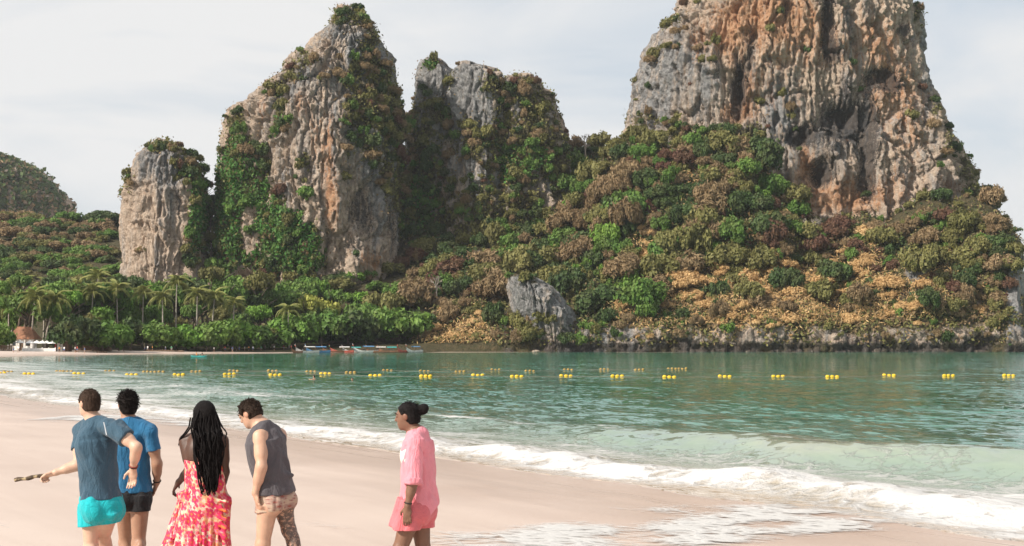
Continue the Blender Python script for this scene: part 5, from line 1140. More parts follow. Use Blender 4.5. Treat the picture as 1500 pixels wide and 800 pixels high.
class Human:
    """px-driven figure: joints are given where the photo shows them plus a depth offset from the figure's own distance"""
    def __init__(s, px0, Y0, fwd, lo=(-.62, -.55), hi=(.55, .55), h=0.0072):
        s.Y0 = Y0; s.f = unit((fwd[0], fwd[1], 0)); s.r = np.cross(s.f, (0, 0, 1)); s.up = V(0, 0, 1)
        s.base = V((px0-750)/F*Y0, Y0, 0); s.base[2] = gz(s.base[0], Y0); s.h = h
        s.lo = V(s.base[0]+lo[0], Y0+lo[1], s.base[2]-.03); s.hi = V(s.base[0]+hi[0], Y0+hi[1], s.base[2]+1.95)
        s.R = np.stack([s.r, s.f, s.up], 1)
    def p(s, px, py, dy=0.0): return np.array(at(px, py, s.Y0+dy))
    def field(s, lo=None, hi=None): return Field(s.lo if lo is None else lo, s.hi if hi is None else hi, s.h)
    def torso(s, fd, N, H, infl=0.0, w=1.0, glute=True, k=.05):
        L = N-H; d = unit(L); r = unit(np.cross(s.f, d)); f = np.cross(d, r); R = np.stack([r, f, d], 1); s.TR = R; n = np.linalg.norm(L)
        fd.ell(H+L*.72, V(.168*w+infl, .112+infl, .20+infl), R, k); fd.ell(H+L*.42, V(.142*w+infl, .102+infl, .2+infl), R, k); fd.ell(H+L*.06, V(.165*w+infl, .115+infl, .14+infl), R, k)
        if glute:
            for q in (-1, 1): fd.ell(H+r*q*.075*w-f*.055-d*.03, V(.085+infl, .085+infl, .09+infl), R, k)
    def head(s, fd, C, look, tilt=0.0, sc=1.0):
        f = unit((look[0], look[1], 0)); f = unit(f*math.cos(tilt)+V(0, 0, math.sin(tilt))); r = unit(np.cross(f, (0, 0, 1))); u = np.cross(r, f); R = np.stack([r, f, u], 1); s.HR = R; s.HC = C; s.hs = sc
        P = lambda x, y, z: C+(r*x+f*y+u*z)*sc
        fd.ell(P(0, -.008, .02), V(.076, .096, .092)*sc, R, .02); fd.ell(P(0, .03, -.045), V(.06, .066, .072)*sc, R, .03); fd.ell(P(0, .062, -.088), V(.032, .03, .026)*sc, R, .025)
        fd.cone(P(0, .088, .018), P(0, .108, -.022), .011*sc, .015*sc, .012); fd.ell(P(0, .085, .032), V(.05, .016, .012)*sc, R, .015)      # nose, brow
        fd.ell(P(0, .089, -.055), V(.024, .011, .007)*sc, R, .008); fd.ell(P(0, .087, -.068), V(.022, .011, .008)*sc, R, .008)       # lips
        for q in (-1, 1):
            fd.ell(P(q*.078, -.004, -.004), V(.010, .022, .032)*sc, R, .008); fd.ell(P(q*.034, .088, .010), V(.017, .010, .010)*sc, R, .006, sub=False)
        s.P = P; return P
    def neck(s, fd, N, C): fd.cone(N-V(0, 0, .03), C-s.HR[:, 2]*.07-s.HR[:, 1]*.012, .062, .053, .03)
    def arm(s, fd, S, E, W, g=1.0):
        fd.cone(S, E, .055*g, .042*g, .03); fd.cone(S+(E-S)*.2, S+(E-S)*.6, .054*g, .05*g, .03); fd.cone(E, W, .042*g, .028*g, .02); fd.cone(E+(W-E)*.12, E+(W-E)*.5, .042*g, .038*g, .03)
    def hand(s, fd, W, d, nrm, thumb, curl=.5, g=1.0, point=None):
        d = unit(d); th = unit(thumb-d*np.dot(thumb, d)); n = unit(np.cross(d, th)); n = n if np.dot(n, nrm) > 0 else -n
        R = np.stack([th, n, d], 1); fd.cone(W, W+d*.03*g, .026*g, .024*g, .015); fd.ell(W+d*.055*g, V(.041, .017, .052)*g, R, .012)
        for i, (o, l) in enumerate(((.030, .92), (.010, 1.0), (-.011, .95), (-.030, .75))):
            b = W+d*.098*g+th*o*g; a = curl*(.75+.12*i); pts = [b]; ang = a*.6
            for L_ in (.040, .027, .022):
                dd = d*math.cos(ang)+n*math.sin(ang)+th*o*.6; b = b+unit(dd)*L_*l*g; pts.append(b); ang += a
            for j in range(3): fd.cone(pts[j], pts[j+1], (.0098-.0008*j)*g, (.0092-.0008*j)*g, .004)
        b = W+d*.03*g+th*.032*g+n*.006; m = b+unit(d*.7+th*.62+n*.25)*.042*g; fd.cone(b, m, .013*g, .011*g, .008); fd.cone(m, m+unit(d*.9+th*.12+n*.45)*.032*g, .0105*g, .009*g, .004)
    def leg(s, fd, Hp, K, A, toe, g=1.0):
        fd.cone(Hp, K, .088*g, .056*g, .04); fd.cone(K, A, .052*g, .036*g, .03); sh = A-K; side = -unit(np.array([toe[0], toe[1], 0]))
        fd.ell(K+sh*.28+side*.018, V(.048, .048, .12)*g, None, .04); fd.ell(K+V(0, 0, .0), V(.055, .055, .06)*g, None, .03)
        t = unit(V(toe[0], toe[1], 0)); fd.ell(A-V(0, 0, .035)-t*.03, V(.033, .033, .035), None, .02); fd.cone(A-V(0, 0, .02), A+t*.12-V(0, 0, .05), .038, .028, .02); fd.cone(A+t*.10-V(0, 0, .055), A+t*.17-V(0, 0, .06), .03, .02, .02)
    def skin(s, fd, mat_, tattoo=None):
        C = s.HC; R = s.HR; sc = s.hs
        def lip(v):
            q = (v-C)@R/sc; return (np.exp(-((q[:, 0]/.022)**2+((q[:, 1]-.098)/.012)**2+((q[:, 2]+.061)/.013)**2))).clip(0, 1)
        def blush(v):
            q = (v-C)@R/sc; ear = np.exp(-(((np.abs(q[:, 0])-.08)/.014)**2+((q[:, 1]+.004)/.025)**2+((q[:, 2]+.004)/.03)**2)); return ear.clip(0, 1)
        at3 = {'lip': lip, 'blush': blush}
        if tattoo: at3['tattoo'] = tattoo
        return fd.mesh('body', mat_, s.base, 1, at3)
    def hairfield(s, infl, front=.02, nape=-.085, slope=.9, amp=.01, freq=40, k=.01, lo=.2, extra=None, sides=None):
        sc = s.hs; C = s.HC; R = s.HR; fd = Field(C-V(lo, lo, lo), C+V(lo, lo, lo), .0055)
        fd.ell(C+R@V(0, -.012, .022)*sc, (V(.079, .098, .093)+infl)*sc, R, 0); fd.ell(C+R@V(0, -.045, -.03)*sc, (V(.066, .058, .075)+infl*.8)*sc, R, .02)
        if extra: extra(fd)
        if amp: fd.noise(amp, freq, 3.3)
        g = np.stack(np.meshgrid(*fd.ax, indexing='ij'), -1).astype(np.float32)-C.astype(np.float32); q = g@R.astype(np.float32)/sc
        nz_ = .006*perlin(q*40)
        cutf = q[..., 1]-slope*np.maximum(q[..., 2]-.02, -.12)*1.0-front+nz_          # forehead to sideburn line
        ear = .030-np.sqrt((q[..., 1]-.006)**2+(q[..., 2]+.006)**2)+0*q[..., 0]         # keep the ears free
        ear = np.where(np.abs(q[..., 0]) > .055, ear, -1)
        fd.v = np.maximum.reduce([fd.v, cutf.astype(np.float32), (nape-q[..., 2]+nz_).astype(np.float32), ear.astype(np.float32)]); return fd
    def strands(s, e, n, ln, mat_, seed, back=.3, face=.5, curl=.3, r0=.0022):
        """short locks lying over the scalp so that the outline is broken"""
        r2 = np.random.default_rng(seed); parts = []
        for i in range(n):
            d = unit(r2.normal(size=3)+V(0, -.25, .55))
            if d[1] > face or d[2] < -.55: continue
            if abs(d[0]) > .75 and d[2] < .15 and d[1] > -.2: continue
            b = s.HC+s.HR@((d*V(.084, .103, .101)+V(0, -.010, .02))*s.hs); dr = s.HR@unit(d*.55+V(0, -back, -.25)+r2.normal(size=3)*curl); L = ln*(.6+.8*r2.random())
            parts.append(tube(np.array([b, b+dr*L*.5+s.HR@d*.004, b+dr*L])-s.base, [r0, r0*.9, r0*.3], 4, False))
        v, f = join(parts); o = link('hair_locks', mesh('hair_locks', v, f, mat_), e); o['kind'] = 'stuff'
    def root(s, label):
        e = empty('person', s.base); tag(e, label, 'person'); return e
    def add(s, e, name, me): return link(name, me, e)
    def eyes(s, e):
        for q in (-1, 1):
            v, f = lathe([(.001, -.0115), (.007, -.009), (.0115, 0), (.007, .009), (.001, .0115)], 10); o = link('eye', mesh('eye', v*s.hs+(s.P(q*.034, .087, .011)-s.base), f, M_EYE), e)
            b0, b1, b2 = s.P(q*.016, .101, .034), s.P(q*.036, .097, .040), s.P(q*.055, .080, .033); link('eyebrow', mesh('eyebrow', *tube(np.array([b0, b1, b2])-s.base, [.004, .005, .003], 6), M_BROW), e)
    def band(s, e, W, d, r, mat_, name='bracelet'):
        d = unit(d); u = unit(np.cross(d, (0.3, .2, 1))); w = np.cross(d, u); a = np.linspace(0, 2*math.pi, 17); pts = [W+(u*math.cos(x)+w*math.sin(x))*r for x in a]; link(name, mesh(name, *tube(np.array(pts)-s.base, .0055, 6, False), mat_), e)
M_EYE = plain('eye_dark', (.05, .035, .03), .2); M_BROW = plain('brow_hair', (.03, .02, .015), .7)
M_DARKB = plain('dark_band', (.03, .025, .022), .6)

# ---- 1: man in heathered blue tee and turquoise shorts, holding a stick
H = Human(148, 12.1, (-.62, .78), (-.75, -.5), (.5, .5)); fd = H.field()
N = H.p(138, 616); Hp = H.p(148, 742); C = H.p(130, 590.5, .0)
H.head(fd, C, (-.80, .60), -.08, .95); H.neck(fd, N, C); H.torso(fd, N, Hp)
LS = H.p(119, 631, .10); RS = H.p(170, 629, -.12)
fd.cone(N, LS, .055, .06, .04); fd.cone(N, RS, .055, .06, .04)
LE = H.p(115, 681, -.02); LW = H.p(82, 692, -.06); RE = H.p(200, 655, -.22); RW = H.p(195, 686, -.12)
H.arm(fd, LS, LE, LW); H.arm(fd, RS, RE, RW)
ldir = unit(H.p(62, 699, -.02)-LW); H.hand(fd, LW, ldir, V(.1, .2, -1), V(-.1, -.9, .4), 1.25); H.hand(fd, RW, unit(H.p(194, 706, -.10)-RW), V(-.2, -.9, 0), V(-1, .1, 0), .55)
gzb = H.base[2]
LK = H.p(133, 803, .06); LA = np.append(H.p(139, 860, -.10)[:2], gzb+.09); RK = H.p(150, 792, .26); RA = np.append(H.p(168, 855, .30)[:2], gzb+.16)
LH = H.p(134, 748, .05); RH = H.p(159, 748, -.03); H.leg(fd, LH, LK, LA, H.f); H.leg(fd, RH, RK, RA, H.f)
e = H.root('man in a dark blue heathered tee and turquoise shorts holding a stick'); S1 = skin_mat('skin_light', (.56, .36, .26)); H.add(e, 'body', H.skin(fd, S1))
fs = H.field(V(H.lo[0], H.lo[1], gzb+.75), V(H.hi[0], H.hi[1], gzb+1.62)); H.torso(fs, N, Hp, .018, .93, False)
rr = H.TR[:, 0]; ff = H.TR[:, 1]
fs.col(N+(Hp-N)*.25, H.p(148, 731), (.160, .12), (.160, .135), rr, ff, .05); fs.cone(N-V(0, 0, .005), LS-V(0, 0, .005), .068, .075, .04); fs.cone(N-V(0, 0, .005), RS-V(0, 0, .005), .068, .075, .04); fs.ell(N, V(.075, .07, .03), H.TR, .03)
se = LS+(LE-LS)*.56; fs.col(LS, se, (.066, .066), (.070, .07), unit(np.cross(LE-LS, (0, 1, .01))), unit(np.cross(LE-LS, np.cross(LE-LS, (0, 1, .01)))), .014); se2 = RS+(RE-RS)*.52
fs.col(RS+(RS-RE)*.12, se2, (.092, .092), (.078, .080), unit(np.cross(RE-RS, (0, 0, 1))), unit(np.cross(RE-RS, np.cross(RE-RS, (0, 0, 1)))), .02)
fs.fold(.0085, np.stack([unit(H.r*.8+V(0,0,.5)), H.f, unit(V(0,0,.8)-H.r*.5)], 1), (9, 9, 3.2), 2.0); fs.noise(.006, (12, 12, 7), 5.0); fs.cut(H.p(146, 731), V(.05, 0, -1)); fs.cut(N+V(0, 0, .035), V(-.1, .15, 1)); H.add(e, 'shirt', fs.mesh('shirt', cloth_mat('heather_blue', (.034, .075, .112), .2, heather=.35), H.base))
fh = H.field(V(H.lo[0]+.2, H.lo[1], gzb+.4), V(H.hi[0], H.hi[1], gzb+1.1)); H.torso(fh, N, Hp, .022, .97); fh.col(LH+V(0, 0, .06), LH+(LK-LH)*.46, (.108, .118), (.108, .12), rr, ff, .02); fh.col(RH+V(0, 0, .06), RH+(RK-RH)*.40, (.106, .115), (.100, .115), rr, ff, .02)
fh.fold(.010, np.eye(3), (11, 11, 4), 1.0); fh.cut(H.p(146, 769), V(.13, 0, -1)); fh.cut(Hp+V(0, 0, .1), V(0, 0, 1)); H.add(e, 'shorts', fh.mesh('shorts', cloth_mat('turquoise_cloth', (.012, .40, .44)), H.base))
H.add(e, 'hair', H.hairfield(.010, .045, -.075, .55, .003, 70).mesh('hair', hair_mat('hair_brown', (.045, .028, .020)), H.base)); H.eyes(e); H.band(e, RW+(RE-RW)*.08, RE-RW, .032, M_DARKB); H.band(e, RW+(RE-RW)*.13, RE-RW, .033, plain('red_band', (.25, .05, .04), .7))
st = [(-.012, .004), (.0, .0)]; v0, f0 = tube(np.array([H.p(70, 1, 0)]*2), .01) if False else (None, None)
lg = link('reflective_strip', mesh('reflective_strip', *box((0, 0, 0), (.008, .004, .11)), plain('strip_grey', (.6, .62, .65), .4), sm=False), e); lg.location = Vector(H.p(154, 628, -.19)-H.base); lg.rotation_euler = (-.15, -.22, .3)
a, b = H.p(21.5, 703.5, -.035), H.p(76, 694.5, -.03); t = np.linspace(0, 1, 12); pts = a+(b-a)*t[:, None]+np.stack([0*t, 0*t, .004*np.sin(t*14)], 1)
def stick_mat():
    t_ = NT('stick_bark'); n = t_.noise(t_.coord(), 18, 4, .6); t_.set('Base Color', t_.ramp(n, [(0.42, (.035, .025, .018)), (0.56, (.10, .07, .045)), (0.66, (.42, .33, .2))])); t_.set('Roughness', .8); t_.bump(n, .6, .01); return t_.m
o = link('stick', mesh('stick', *tube(pts-a, .0165+.003*np.sin(t*19), 9), stick_mat())); o.location = a; tag(o, "short dark stick with pale patches held in the man's hand", 'stick')

H.strands(e, 700, .014, bpy.data.materials['hair_brown'], 1, .5)

# ---- 2: man in plain blue tee and black shorts
H = Human(197, 12.75, (-.30, .95), (-.5, -.5), (.55, .55)); fd = H.field(); gzb = H.base[2]
N = H.p(189, 617); Hp = H.p(194, 728); C = H.p(186.5, 592.5); H.head(fd, C, (-.55, .83), .0, .95); H.neck(fd, N, C); H.torso(fd, N, Hp)
LS = H.p(164, 633, .06); RS = H.p(219, 632, -.04); fd.cone(N, LS, .055, .06, .04); fd.cone(N, RS, .055, .06, .04)
LE = H.p(158, 680, .12); LW = H.p(160, 715, .22); RE = H.p(230, 678, -.03); RW = H.p(230, 706, .05); H.arm(fd, LS, LE, LW); H.arm(fd, RS, RE, RW)
H.hand(fd, LW, V(0, .2, -1), V(1, 0, 0), V(0, 1, 0), .5); H.hand(fd, RW, unit(H.p(225, 722, .08)-RW), V(-1, .1, 0), V(-.5, 1, 0), .45)
LK = H.p(184, 795, .20); LA = np.append(H.p(186, 850, .12)[:2], gzb+.09); RK = H.p(203, 797, -.02); RA = np.append(H.p(211, 850, -.22)[:2], gzb+.11); LH = H.p(183, 735, .03); RH = H.p(205, 735, -.03)
H.leg(fd, LH, LK, LA, H.f); H.leg(fd, RH, RK, RA, H.f)
e = H.root('man in a plain mid blue tee and black shorts walking behind the stick holder'); H.add(e, 'body', H.skin(fd, skin_mat('skin_tan', (.36, .205, .135))))
fs = H.field(V(H.lo[0], H.lo[1], gzb+.75), V(H.hi[0], H.hi[1], gzb+1.62)); H.torso(fs, N, Hp, .018, .95, False); rr = H.TR[:, 0]; ff = H.TR[:, 1]; fs.col(N+(Hp-N)*.2, H.p(194, 721), (.165, .12), (.155, .13), rr, ff, .05)
for S_, E_ in ((LS, LE), (RS, RE)):
    fs.cone(N-V(0, 0, .005), S_-V(0, 0, .005), .068, .075, .04); q = S_+(E_-S_)*.62; u = unit(np.cross(E_-S_, (0, 1, 0))); fs.col(S_, q, (.066, .066), (.066, .072), u, unit(np.cross(E_-S_, u)), .016)
fs.ell(N, V(.075, .07, .03), H.TR, .03); fs.fold(.0085, np.stack([unit(H.r*.8+V(0,0,.5)), H.f, unit(V(0,0,.8)-H.r*.5)], 1), (8, 8, 3), 12.0); fs.noise(.006, (12, 12, 7), 15.0); fs.cut(H.p(194, 721), V(0, 0, -1)); fs.cut(N+V(0, 0, .035), V(-.1, .15, 1)); H.add(e, 'shirt', fs.mesh('shirt', cloth_mat('mid_blue', (.025, .135, .27), .15), H.base))
fh = H.field(V(H.lo[0]+.1, H.lo[1], gzb+.5), V(H.hi[0], H.hi[1], gzb+1.1)); H.torso(fh, N, Hp, .012, .97); fh.col(LH+V(0, 0, .06), LH+(LK-LH)*.28, (.098, .105), (.098, .11), rr, ff, .015); fh.col(RH+V(0, 0, .06), RH+(RK-RH)*.24, (.098, .105), (.10, .11), rr, ff, .015); fh.fold(.009, np.eye(3), (11, 11, 4), 21.0); fh.cut(H.p(191, 748), V(0, 0, -1)); fh.cut(Hp+V(0, 0, .1), V(0, 0, 1)); H.add(e, 'shorts', fh.mesh('shorts', cloth_mat('black_cloth', (.018, .018, .02)), H.base))
def spikes(fd_):
    r2 = np.random.default_rng(4)
    for i in range(46):
        d = unit(r2.normal(size=3)+V(0, -.2, .9)); b = H.HC+H.HR@(d*V(.078, .098, .098)); fd_.cone(b, b+H.HR@(d*.018+r2.normal(size=3)*.010), .010, .004, .008)
H.add(e, 'hair', H.hairfield(.014, .035, -.09, .6, .006, 45, extra=spikes).mesh('hair', hair_mat('hair_black', (.014, .011, .010)), H.base)); H.eyes(e); H.band(e, RW+(RE-RW)*.06, RE-RW, .033, M_DARKB)

H.strands(e, 900, .034, bpy.data.materials['hair_black'], 2, .15, .55, .45, .0028)

# ---- 3: woman with long braids in a floral dress
H = Human(298, 12.1, (-.42, .9), (-.6, -.5), (.5, .55)); fd = H.field(); gzb = H.base[2]
N = H.p(299, 636); Hp = H.p(302, 742); C = H.p(299, 607); H.head(fd, C, (-.72, .69), -.05, .94); H.neck(fd, N, C); H.torso(fd, N, Hp, 0, .95)
LS = H.p(272, 646, .05); RS = H.p(325, 646, -.05); fd.cone(N, LS, .05, .052, .04); fd.cone(N, RS, .05, .052, .04)
LE = H.p(279, 688, -.03); LW = H.p(262, 706, .10); RE = H.p(329, 690, .0); RW = H.p(322, 722, .16); H.arm(fd, LS, LE, LW, .93); H.arm(fd, RS, RE, RW, .93)
H.hand(fd, LW, unit(H.p(254, 719, .13)-LW), V(1, .3, 0), V(0, 1, .3), .8, .92); H.hand(fd, RW, V(-.1, .6, -1), V(-1, 0, 0), V(-.2, 1, .3), .6, .92)
LK = H.p(288, 805, .1); LA = np.append(H.p(286, 858, .05)[:2], gzb+.08); RK = H.p(312, 805, -.02); RA = np.append(H.p(316, 858, -.16)[:2], gzb+.1); H.leg(fd, H.p(289, 750, .02), LK, LA, H.f, .95); H.leg(fd, H.p(315, 750, -.02), RK, RA, H.f, .95)
e = H.root('woman with long black braids in a pink and orange floral dress'); H.add(e, 'body', H.skin(fd, skin_mat('skin_deep', (.085, .042, .028))))
fs = H.field(V(H.lo[0], H.lo[1], gzb+.12), V(H.hi[0], H.hi[1], gzb+1.3)); H.torso(fs, N, Hp, .016, .97); rr = H.TR[:, 0]; ff = H.TR[:, 1]
fs.col(H.p(301, 676), H.p(303, 735), (.145, .125), (.178, .155), rr, ff, .05); fs.col(H.p(303, 728), H.p(288, 850, .05), (.185, .165), (.31, .26), rr, ff, .06)
fs.col(H.p(280, 735, .05), H.p(245, 850, .1), (.10, .10), (.14, .14), rr, ff, .08)
# folds that sweep from the held hip down the skirt
for i in range(9):
    a0 = H.p(266+i*7.2, 722+i*1.2, -.17+.012*abs(i-4)); a1 = H.p(236+i*12.0, 850, -.24+.02*abs(i-4)); fs.cone(a0, a1, .006, .022, .03)
for i in range(5): fs.cone(H.p(262, 722+i*2, -.05), H.p(330, 735+i*13, -.16), .006, .013, .03)
fs.fold(.010, np.eye(3), (9, 9, 2.5), 31.0); fs.noise(.008, (9, 9, 5), 33.0); fs.cut(H.p(300, 676), V(.12, 0, 1)); bx_ = H.base
def uvd(v):
    q = v-bx_; a = np.arctan2(q@ff, q@rr); return np.stack([a*.24, q[:, 2]+.25*q[:, 0]], 1)
H.add(e, 'dress', fs.mesh('dress', floral_mat('floral_dress', ((.60, .17, .09), (.70, .33, .17), (.74, .56, .42)), (.56, .022, .085), (.64, .14, .20), (.20, .11, .15), 17.0), H.base, uvf=uvd))
for q in (-1, 1): H.add(e, 'strap', mesh('strap', *tube(np.array([H.p(300+q*14, 678, -.11), H.p(300+q*15, 652, -.115), H.p(300+q*12, 640, -.02), H.p(300+q*13, 655, .10), H.p(300+q*14, 676, .12)])-H.base, .008, 6), plain('strap_pink', (.55, .12, .16), .8)))
M_BRAID = hair_mat('hair_braids', (.012, .010, .010), (90, 90, 160), .9)
H.add(e, 'hair', H.hairfield(.012, .03, -.09, .55, .003, 60).mesh('hair', M_BRAID, H.base))
rb = np.random.default_rng(12); parts = []
for i in range(150):
    th = rb.uniform(-2.5, 2.5); ph = rb.uniform(.05, 1.25); d0 = V(math.sin(th)*math.sin(ph), -math.cos(th)*math.sin(ph), math.cos(ph)); root_ = H.HC+H.HR@(d0*V(.082, .102, .103))
    bk = -H.f; side = np.dot(root_-H.HC, H.r); x0 = np.clip(side*1.25+rb.normal()*.028, -.125, .125)
    end_z = H.p(300, rb.choice([rb.uniform(690, 724), rb.uniform(655, 724)]), 0)[2]; pts = []
    s1 = H.HC+H.HR@(unit(V(d0[0]*1.1, d0[1]-.55, d0[2]-.45))*V(.096, .116, .108)); pts.append(root_); pts.append(s1)
    zc = np.linspace(C[2]-.10, end_z, 8); lay = rb.uniform(.0, .05)
    for j, z in enumerate(zc):
        tq = j/7; xx = x0*(1+.18*math.sin(tq*2.6))*(1-.42*tq**2)+.012*tq; off = .075+.075*smooth(0, .35, tq)+lay-.012*tq
        pts.append(V(H.HC[0], H.HC[1], 0)*V(1, 1, 0)+H.r*(xx+.010*math.sin(j*1.7+i))+bk*off+V(.012*tq, 0, z)+rb.normal(size=3)*.004)
    pts = np.array(pts)
    if (pts[1:, 2] > pts[:-1, 2]+.04).any(): pts = pts[[0]+list(range(2, len(pts)))]
    # even spline
    tt2 = np.linspace(0, len(pts)-1, 26); pp = np.stack([np.interp(tt2, np.arange(len(pts)), pts[:, c]) for c in range(3)], 1)
    for _ in range(2): pp[1:-1] = .25*pp[:-2]+.5*pp[1:-1]+.25*pp[2:]
    rad = .0068*(1+.22*np.sin(np.arange(26)*2.6+i))*np.linspace(1.1, .75, 26); parts.append(tube(pp-H.base, rad, 6))
for dx in (0, 3): # thin locks falling over the left shoulder
    pp = np.array([H.p(279+dx, 612, .03), H.p(277+dx, 625, .0), H.p(271+dx, 634, -.02), H.p(264+dx*.5, 642, .0), H.p(262+dx*.5, 652, .06)]); tt2 = np.linspace(0, 4, 16); pp = np.stack([np.interp(tt2, range(5), pp[:, c]) for c in range(3)], 1); parts.append(tube(pp-H.base, .007, 6))
v, f = join(parts); bo = H.add(e, 'braids', mesh('braids', v, f, M_BRAID)); bo['kind'] = 'stuff'; H.eyes(e)

# ---- 4: man in a grey sleeveless shirt looking down, tattooed leg
H = Human(396, 12.1, (-.78, .62), (-.5, -.5), (.6, .5)); fd = H.field(); gzb = H.base[2]
N = H.p(385, 624); Hp = H.p(403, 732); C = H.p(366.5, 606, .02); H.head(fd, C, (-.93, .36), -.52, .95); fd.cone(N-V(0, 0, .03), C-H.HR[:, 2]*.055-H.HR[:, 1]*.03, .064, .055, .03); H.torso(fd, N, Hp)
LS = H.p(381, 639, -.10); RS = H.p(409, 638, .14); fd.cone(N, LS, .055, .058, .04); fd.cone(N, RS, .055, .058, .04)
LE = H.p(383, 683, -.18); LW = H.p(374, 722, -.16); RE = H.p(408, 684, .22); RW = H.p(398, 722, .30); H.arm(fd, LS, LE, LW, 1.05); H.arm(fd, RS, RE, RW, 1.05)
H.hand(fd, LW, unit(H.p(379, 745, -.15)-LW), V(.9, .5, .1), V(-.6, .8, .2), .75); H.hand(fd, RW, V(-.2, .1, -1), V(1, -.2, 0), V(-.5, 1, 0), .5)
LH = H.p(392, 742, -.06); RH = H.p(414, 740, .06); LK = H.p(385, 797, -.05); LA = np.append(H.p(381, 850, -.02)[:2], gzb+.085); RK = H.p(423, 776, .08); RA = np.append(H.p(446, 832, .0)[:2], gzb+.17)
H.leg(fd, LH, LK, LA, H.f, 1.02); H.leg(fd, RH, RK, RA, H.f, 1.02)
def tat(v):
    def dist(a, b):
        t = np.clip(((v-a)@(b-a))/((b-a)@(b-a)), 0, 1); return np.linalg.norm(v-(a+t[:, None]*(b-a)), axis=1)
    dr = np.minimum(dist(RH, RK), dist(RK, RA)); dl = np.minimum(dist(LH, LK), dist(LK, LA)); return ((dr < dl) & (v[:, 2] < RH[2])).astype(float)
e = H.root('man in a grey sleeveless shirt looking down, one leg covered in tattoos'); H.add(e, 'body', H.skin(fd, skin_mat('skin_fair', (.54, .33, .23), True), tat))
fs = H.field(V(H.lo[0], H.lo[1], gzb+.75), V(H.hi[0], H.hi[1], gzb+1.6)); H.torso(fs, N, Hp, .018, 1.0, False); rr = H.TR[:, 0]; ff = H.TR[:, 1]; fs.col(N+(Hp-N)*.22, H.p(405, 724), (.165, .125), (.165, .14), rr, ff, .05)
for S_ in (LS, RS): fs.cone(N-V(0, 0, .005), N+(S_-N)*.72, .072, .064, .03)
fs.ell(N-V(0, 0, .01), V(.085, .08, .035), H.TR, .03); fs.fold(.009, np.stack([unit(H.r*.8+V(0,0,.5)), H.f, unit(V(0,0,.8)-H.r*.5)], 1), (8, 8, 3), 41.0); fs.noise(.007, (12, 12, 7), 45.0)
for i in range(3): fs.cone(H.p(384+i*3, 690+i*5, -.16), H.p(428-i*4, 696+i*2, -.02), .01, .015, .03)
fs.cut(H.p(405, 724), V(0, 0, -1)); fs.cut(N+V(0, 0, .04), V(-.25, .1, 1)); H.add(e, 'shirt', fs.mesh('shirt', cloth_mat('charcoal_cloth', (.088, .080, .088), .22), H.base))
fh = H.field(V(H.lo[0]+.1, H.lo[1], gzb+.45), V(H.hi[0], H.hi[1], gzb+1.1)); H.torso(fh, N, Hp, .010, .96); fh.col(LH+V(0, 0, .06), LH+(LK-LH)*.24, (.094, .10), (.098, .108), rr, ff, .014); fh.col(RH+V(0, 0, .06), RH+(RK-RH)*.3, (.094, .10), (.095, .105), rr, ff, .014); fh.fold(.009, np.eye(3), (11, 11, 4), 51.0); fh.cut(H.p(400, 747.5), V(.12, 0, -1)); fh.cut(Hp+V(0, 0, .1), V(0, 0, 1)); bx4 = H.base.copy(); rr4, ff4 = rr, ff
def uv4(v):
    q = v-bx4; return np.stack([np.arctan2(q@ff4, q@rr4)*.16, q[:, 2]], 1)
H.add(e, 'shorts', fh.mesh('shorts', floral_mat('printed_shorts', ((.40, .30, .22), (.45, .34, .25), (.43, .32, .24)), (.30, .19, .15), (.39, .28, .21), (.28, .20, .16), 22.0, (.28, .10, .08)), H.base, uvf=uv4))
def waves4(fd_):
    r2 = np.random.default_rng(9)
    for i in range(60):
        d = unit(r2.normal(size=3)+V(0, .1, .9)); b = H.HC+H.HR@(d*V(.08, .1, .10)); fd_.cone(b, b+H.HR@(d*.010+r2.normal(size=3)*.014), .012, .008, .008)
H.add(e, 'hair', H.hairfield(.010, .05, -.06, .5, .006, 45, extra=waves4).mesh('hair', hair_mat('hair_dark_brown', (.028, .018, .013)), H.base)); H.eyes(e)

H.strands(e, 600, .020, bpy.data.materials['hair_dark_brown'], 3, .35, .75, .4, .0028)

# ---- 5: woman in a pink linen shirt and shorts, hair in a bun
H = Human(612, 11.85, (-.96, .28), (-.5, -.5), (.5, .5)); fd = H.field(); gzb = H.base[2]
N = H.p(612, 634); Hp = H.p(611, 745); C = H.p(597, 609.5); H.head(fd, C, (-.97, .22), -.14, .95); H.neck(fd, N, C); H.torso(fd, N, Hp, 0, .93)
LS = H.p(608, 648, -.17); RS = H.p(617, 648, .15); fd.cone(N, LS, .05, .052, .04); fd.cone(N, RS, .05, .052, .04)
LE = H.p(606, 701, -.235); LW = H.p(597, 741, -.235); RE = H.p(612, 702, .2); RW = H.p(598, 738, .24); H.arm(fd, LS, LE, LW, .95); H.arm(fd, RS, RE, RW, .95)
H.hand(fd, LW, unit(H.p(596, 766, -.23)-LW), V(.2, 1, 0), V(-1, .2, .1), .4, .95); H.hand(fd, RW, V(-.2, 0, -1), V(0, -1, 0), V(-1, 0, 0), .4, .95)
fd.ell(H.p(598, 668, -.05), V(.06, .06, .06), None, .05); fd.ell(H.p(598, 668, .06), V(.06, .06, .06), None, .05)
LH = H.p(603, 752, -.08); RH = H.p(614, 752, .08); LK = H.p(586, 805, -.08); LA = np.append(H.p(583, 862, -.08)[:2], gzb+.085); RK = H.p(620, 806, .08); RA = np.append(H.p(634, 858, .08)[:2], gzb+.12)
H.leg(fd, LH, LK, LA, H.f, 1.04); H.leg(fd, RH, RK, RA, H.f, 1.04)
e = H.root('woman in a pink linen shirt and shorts with her black hair in a bun'); H.add(e, 'body', H.skin(fd, skin_mat('skin_brown', (.20, .105, .068))))
M_PINK = cloth_mat('pink_linen', (.78, .27, .32), .14); M_PINK2 = cloth_mat('pink_linen_shorts', (.66, .165, .185), .14)
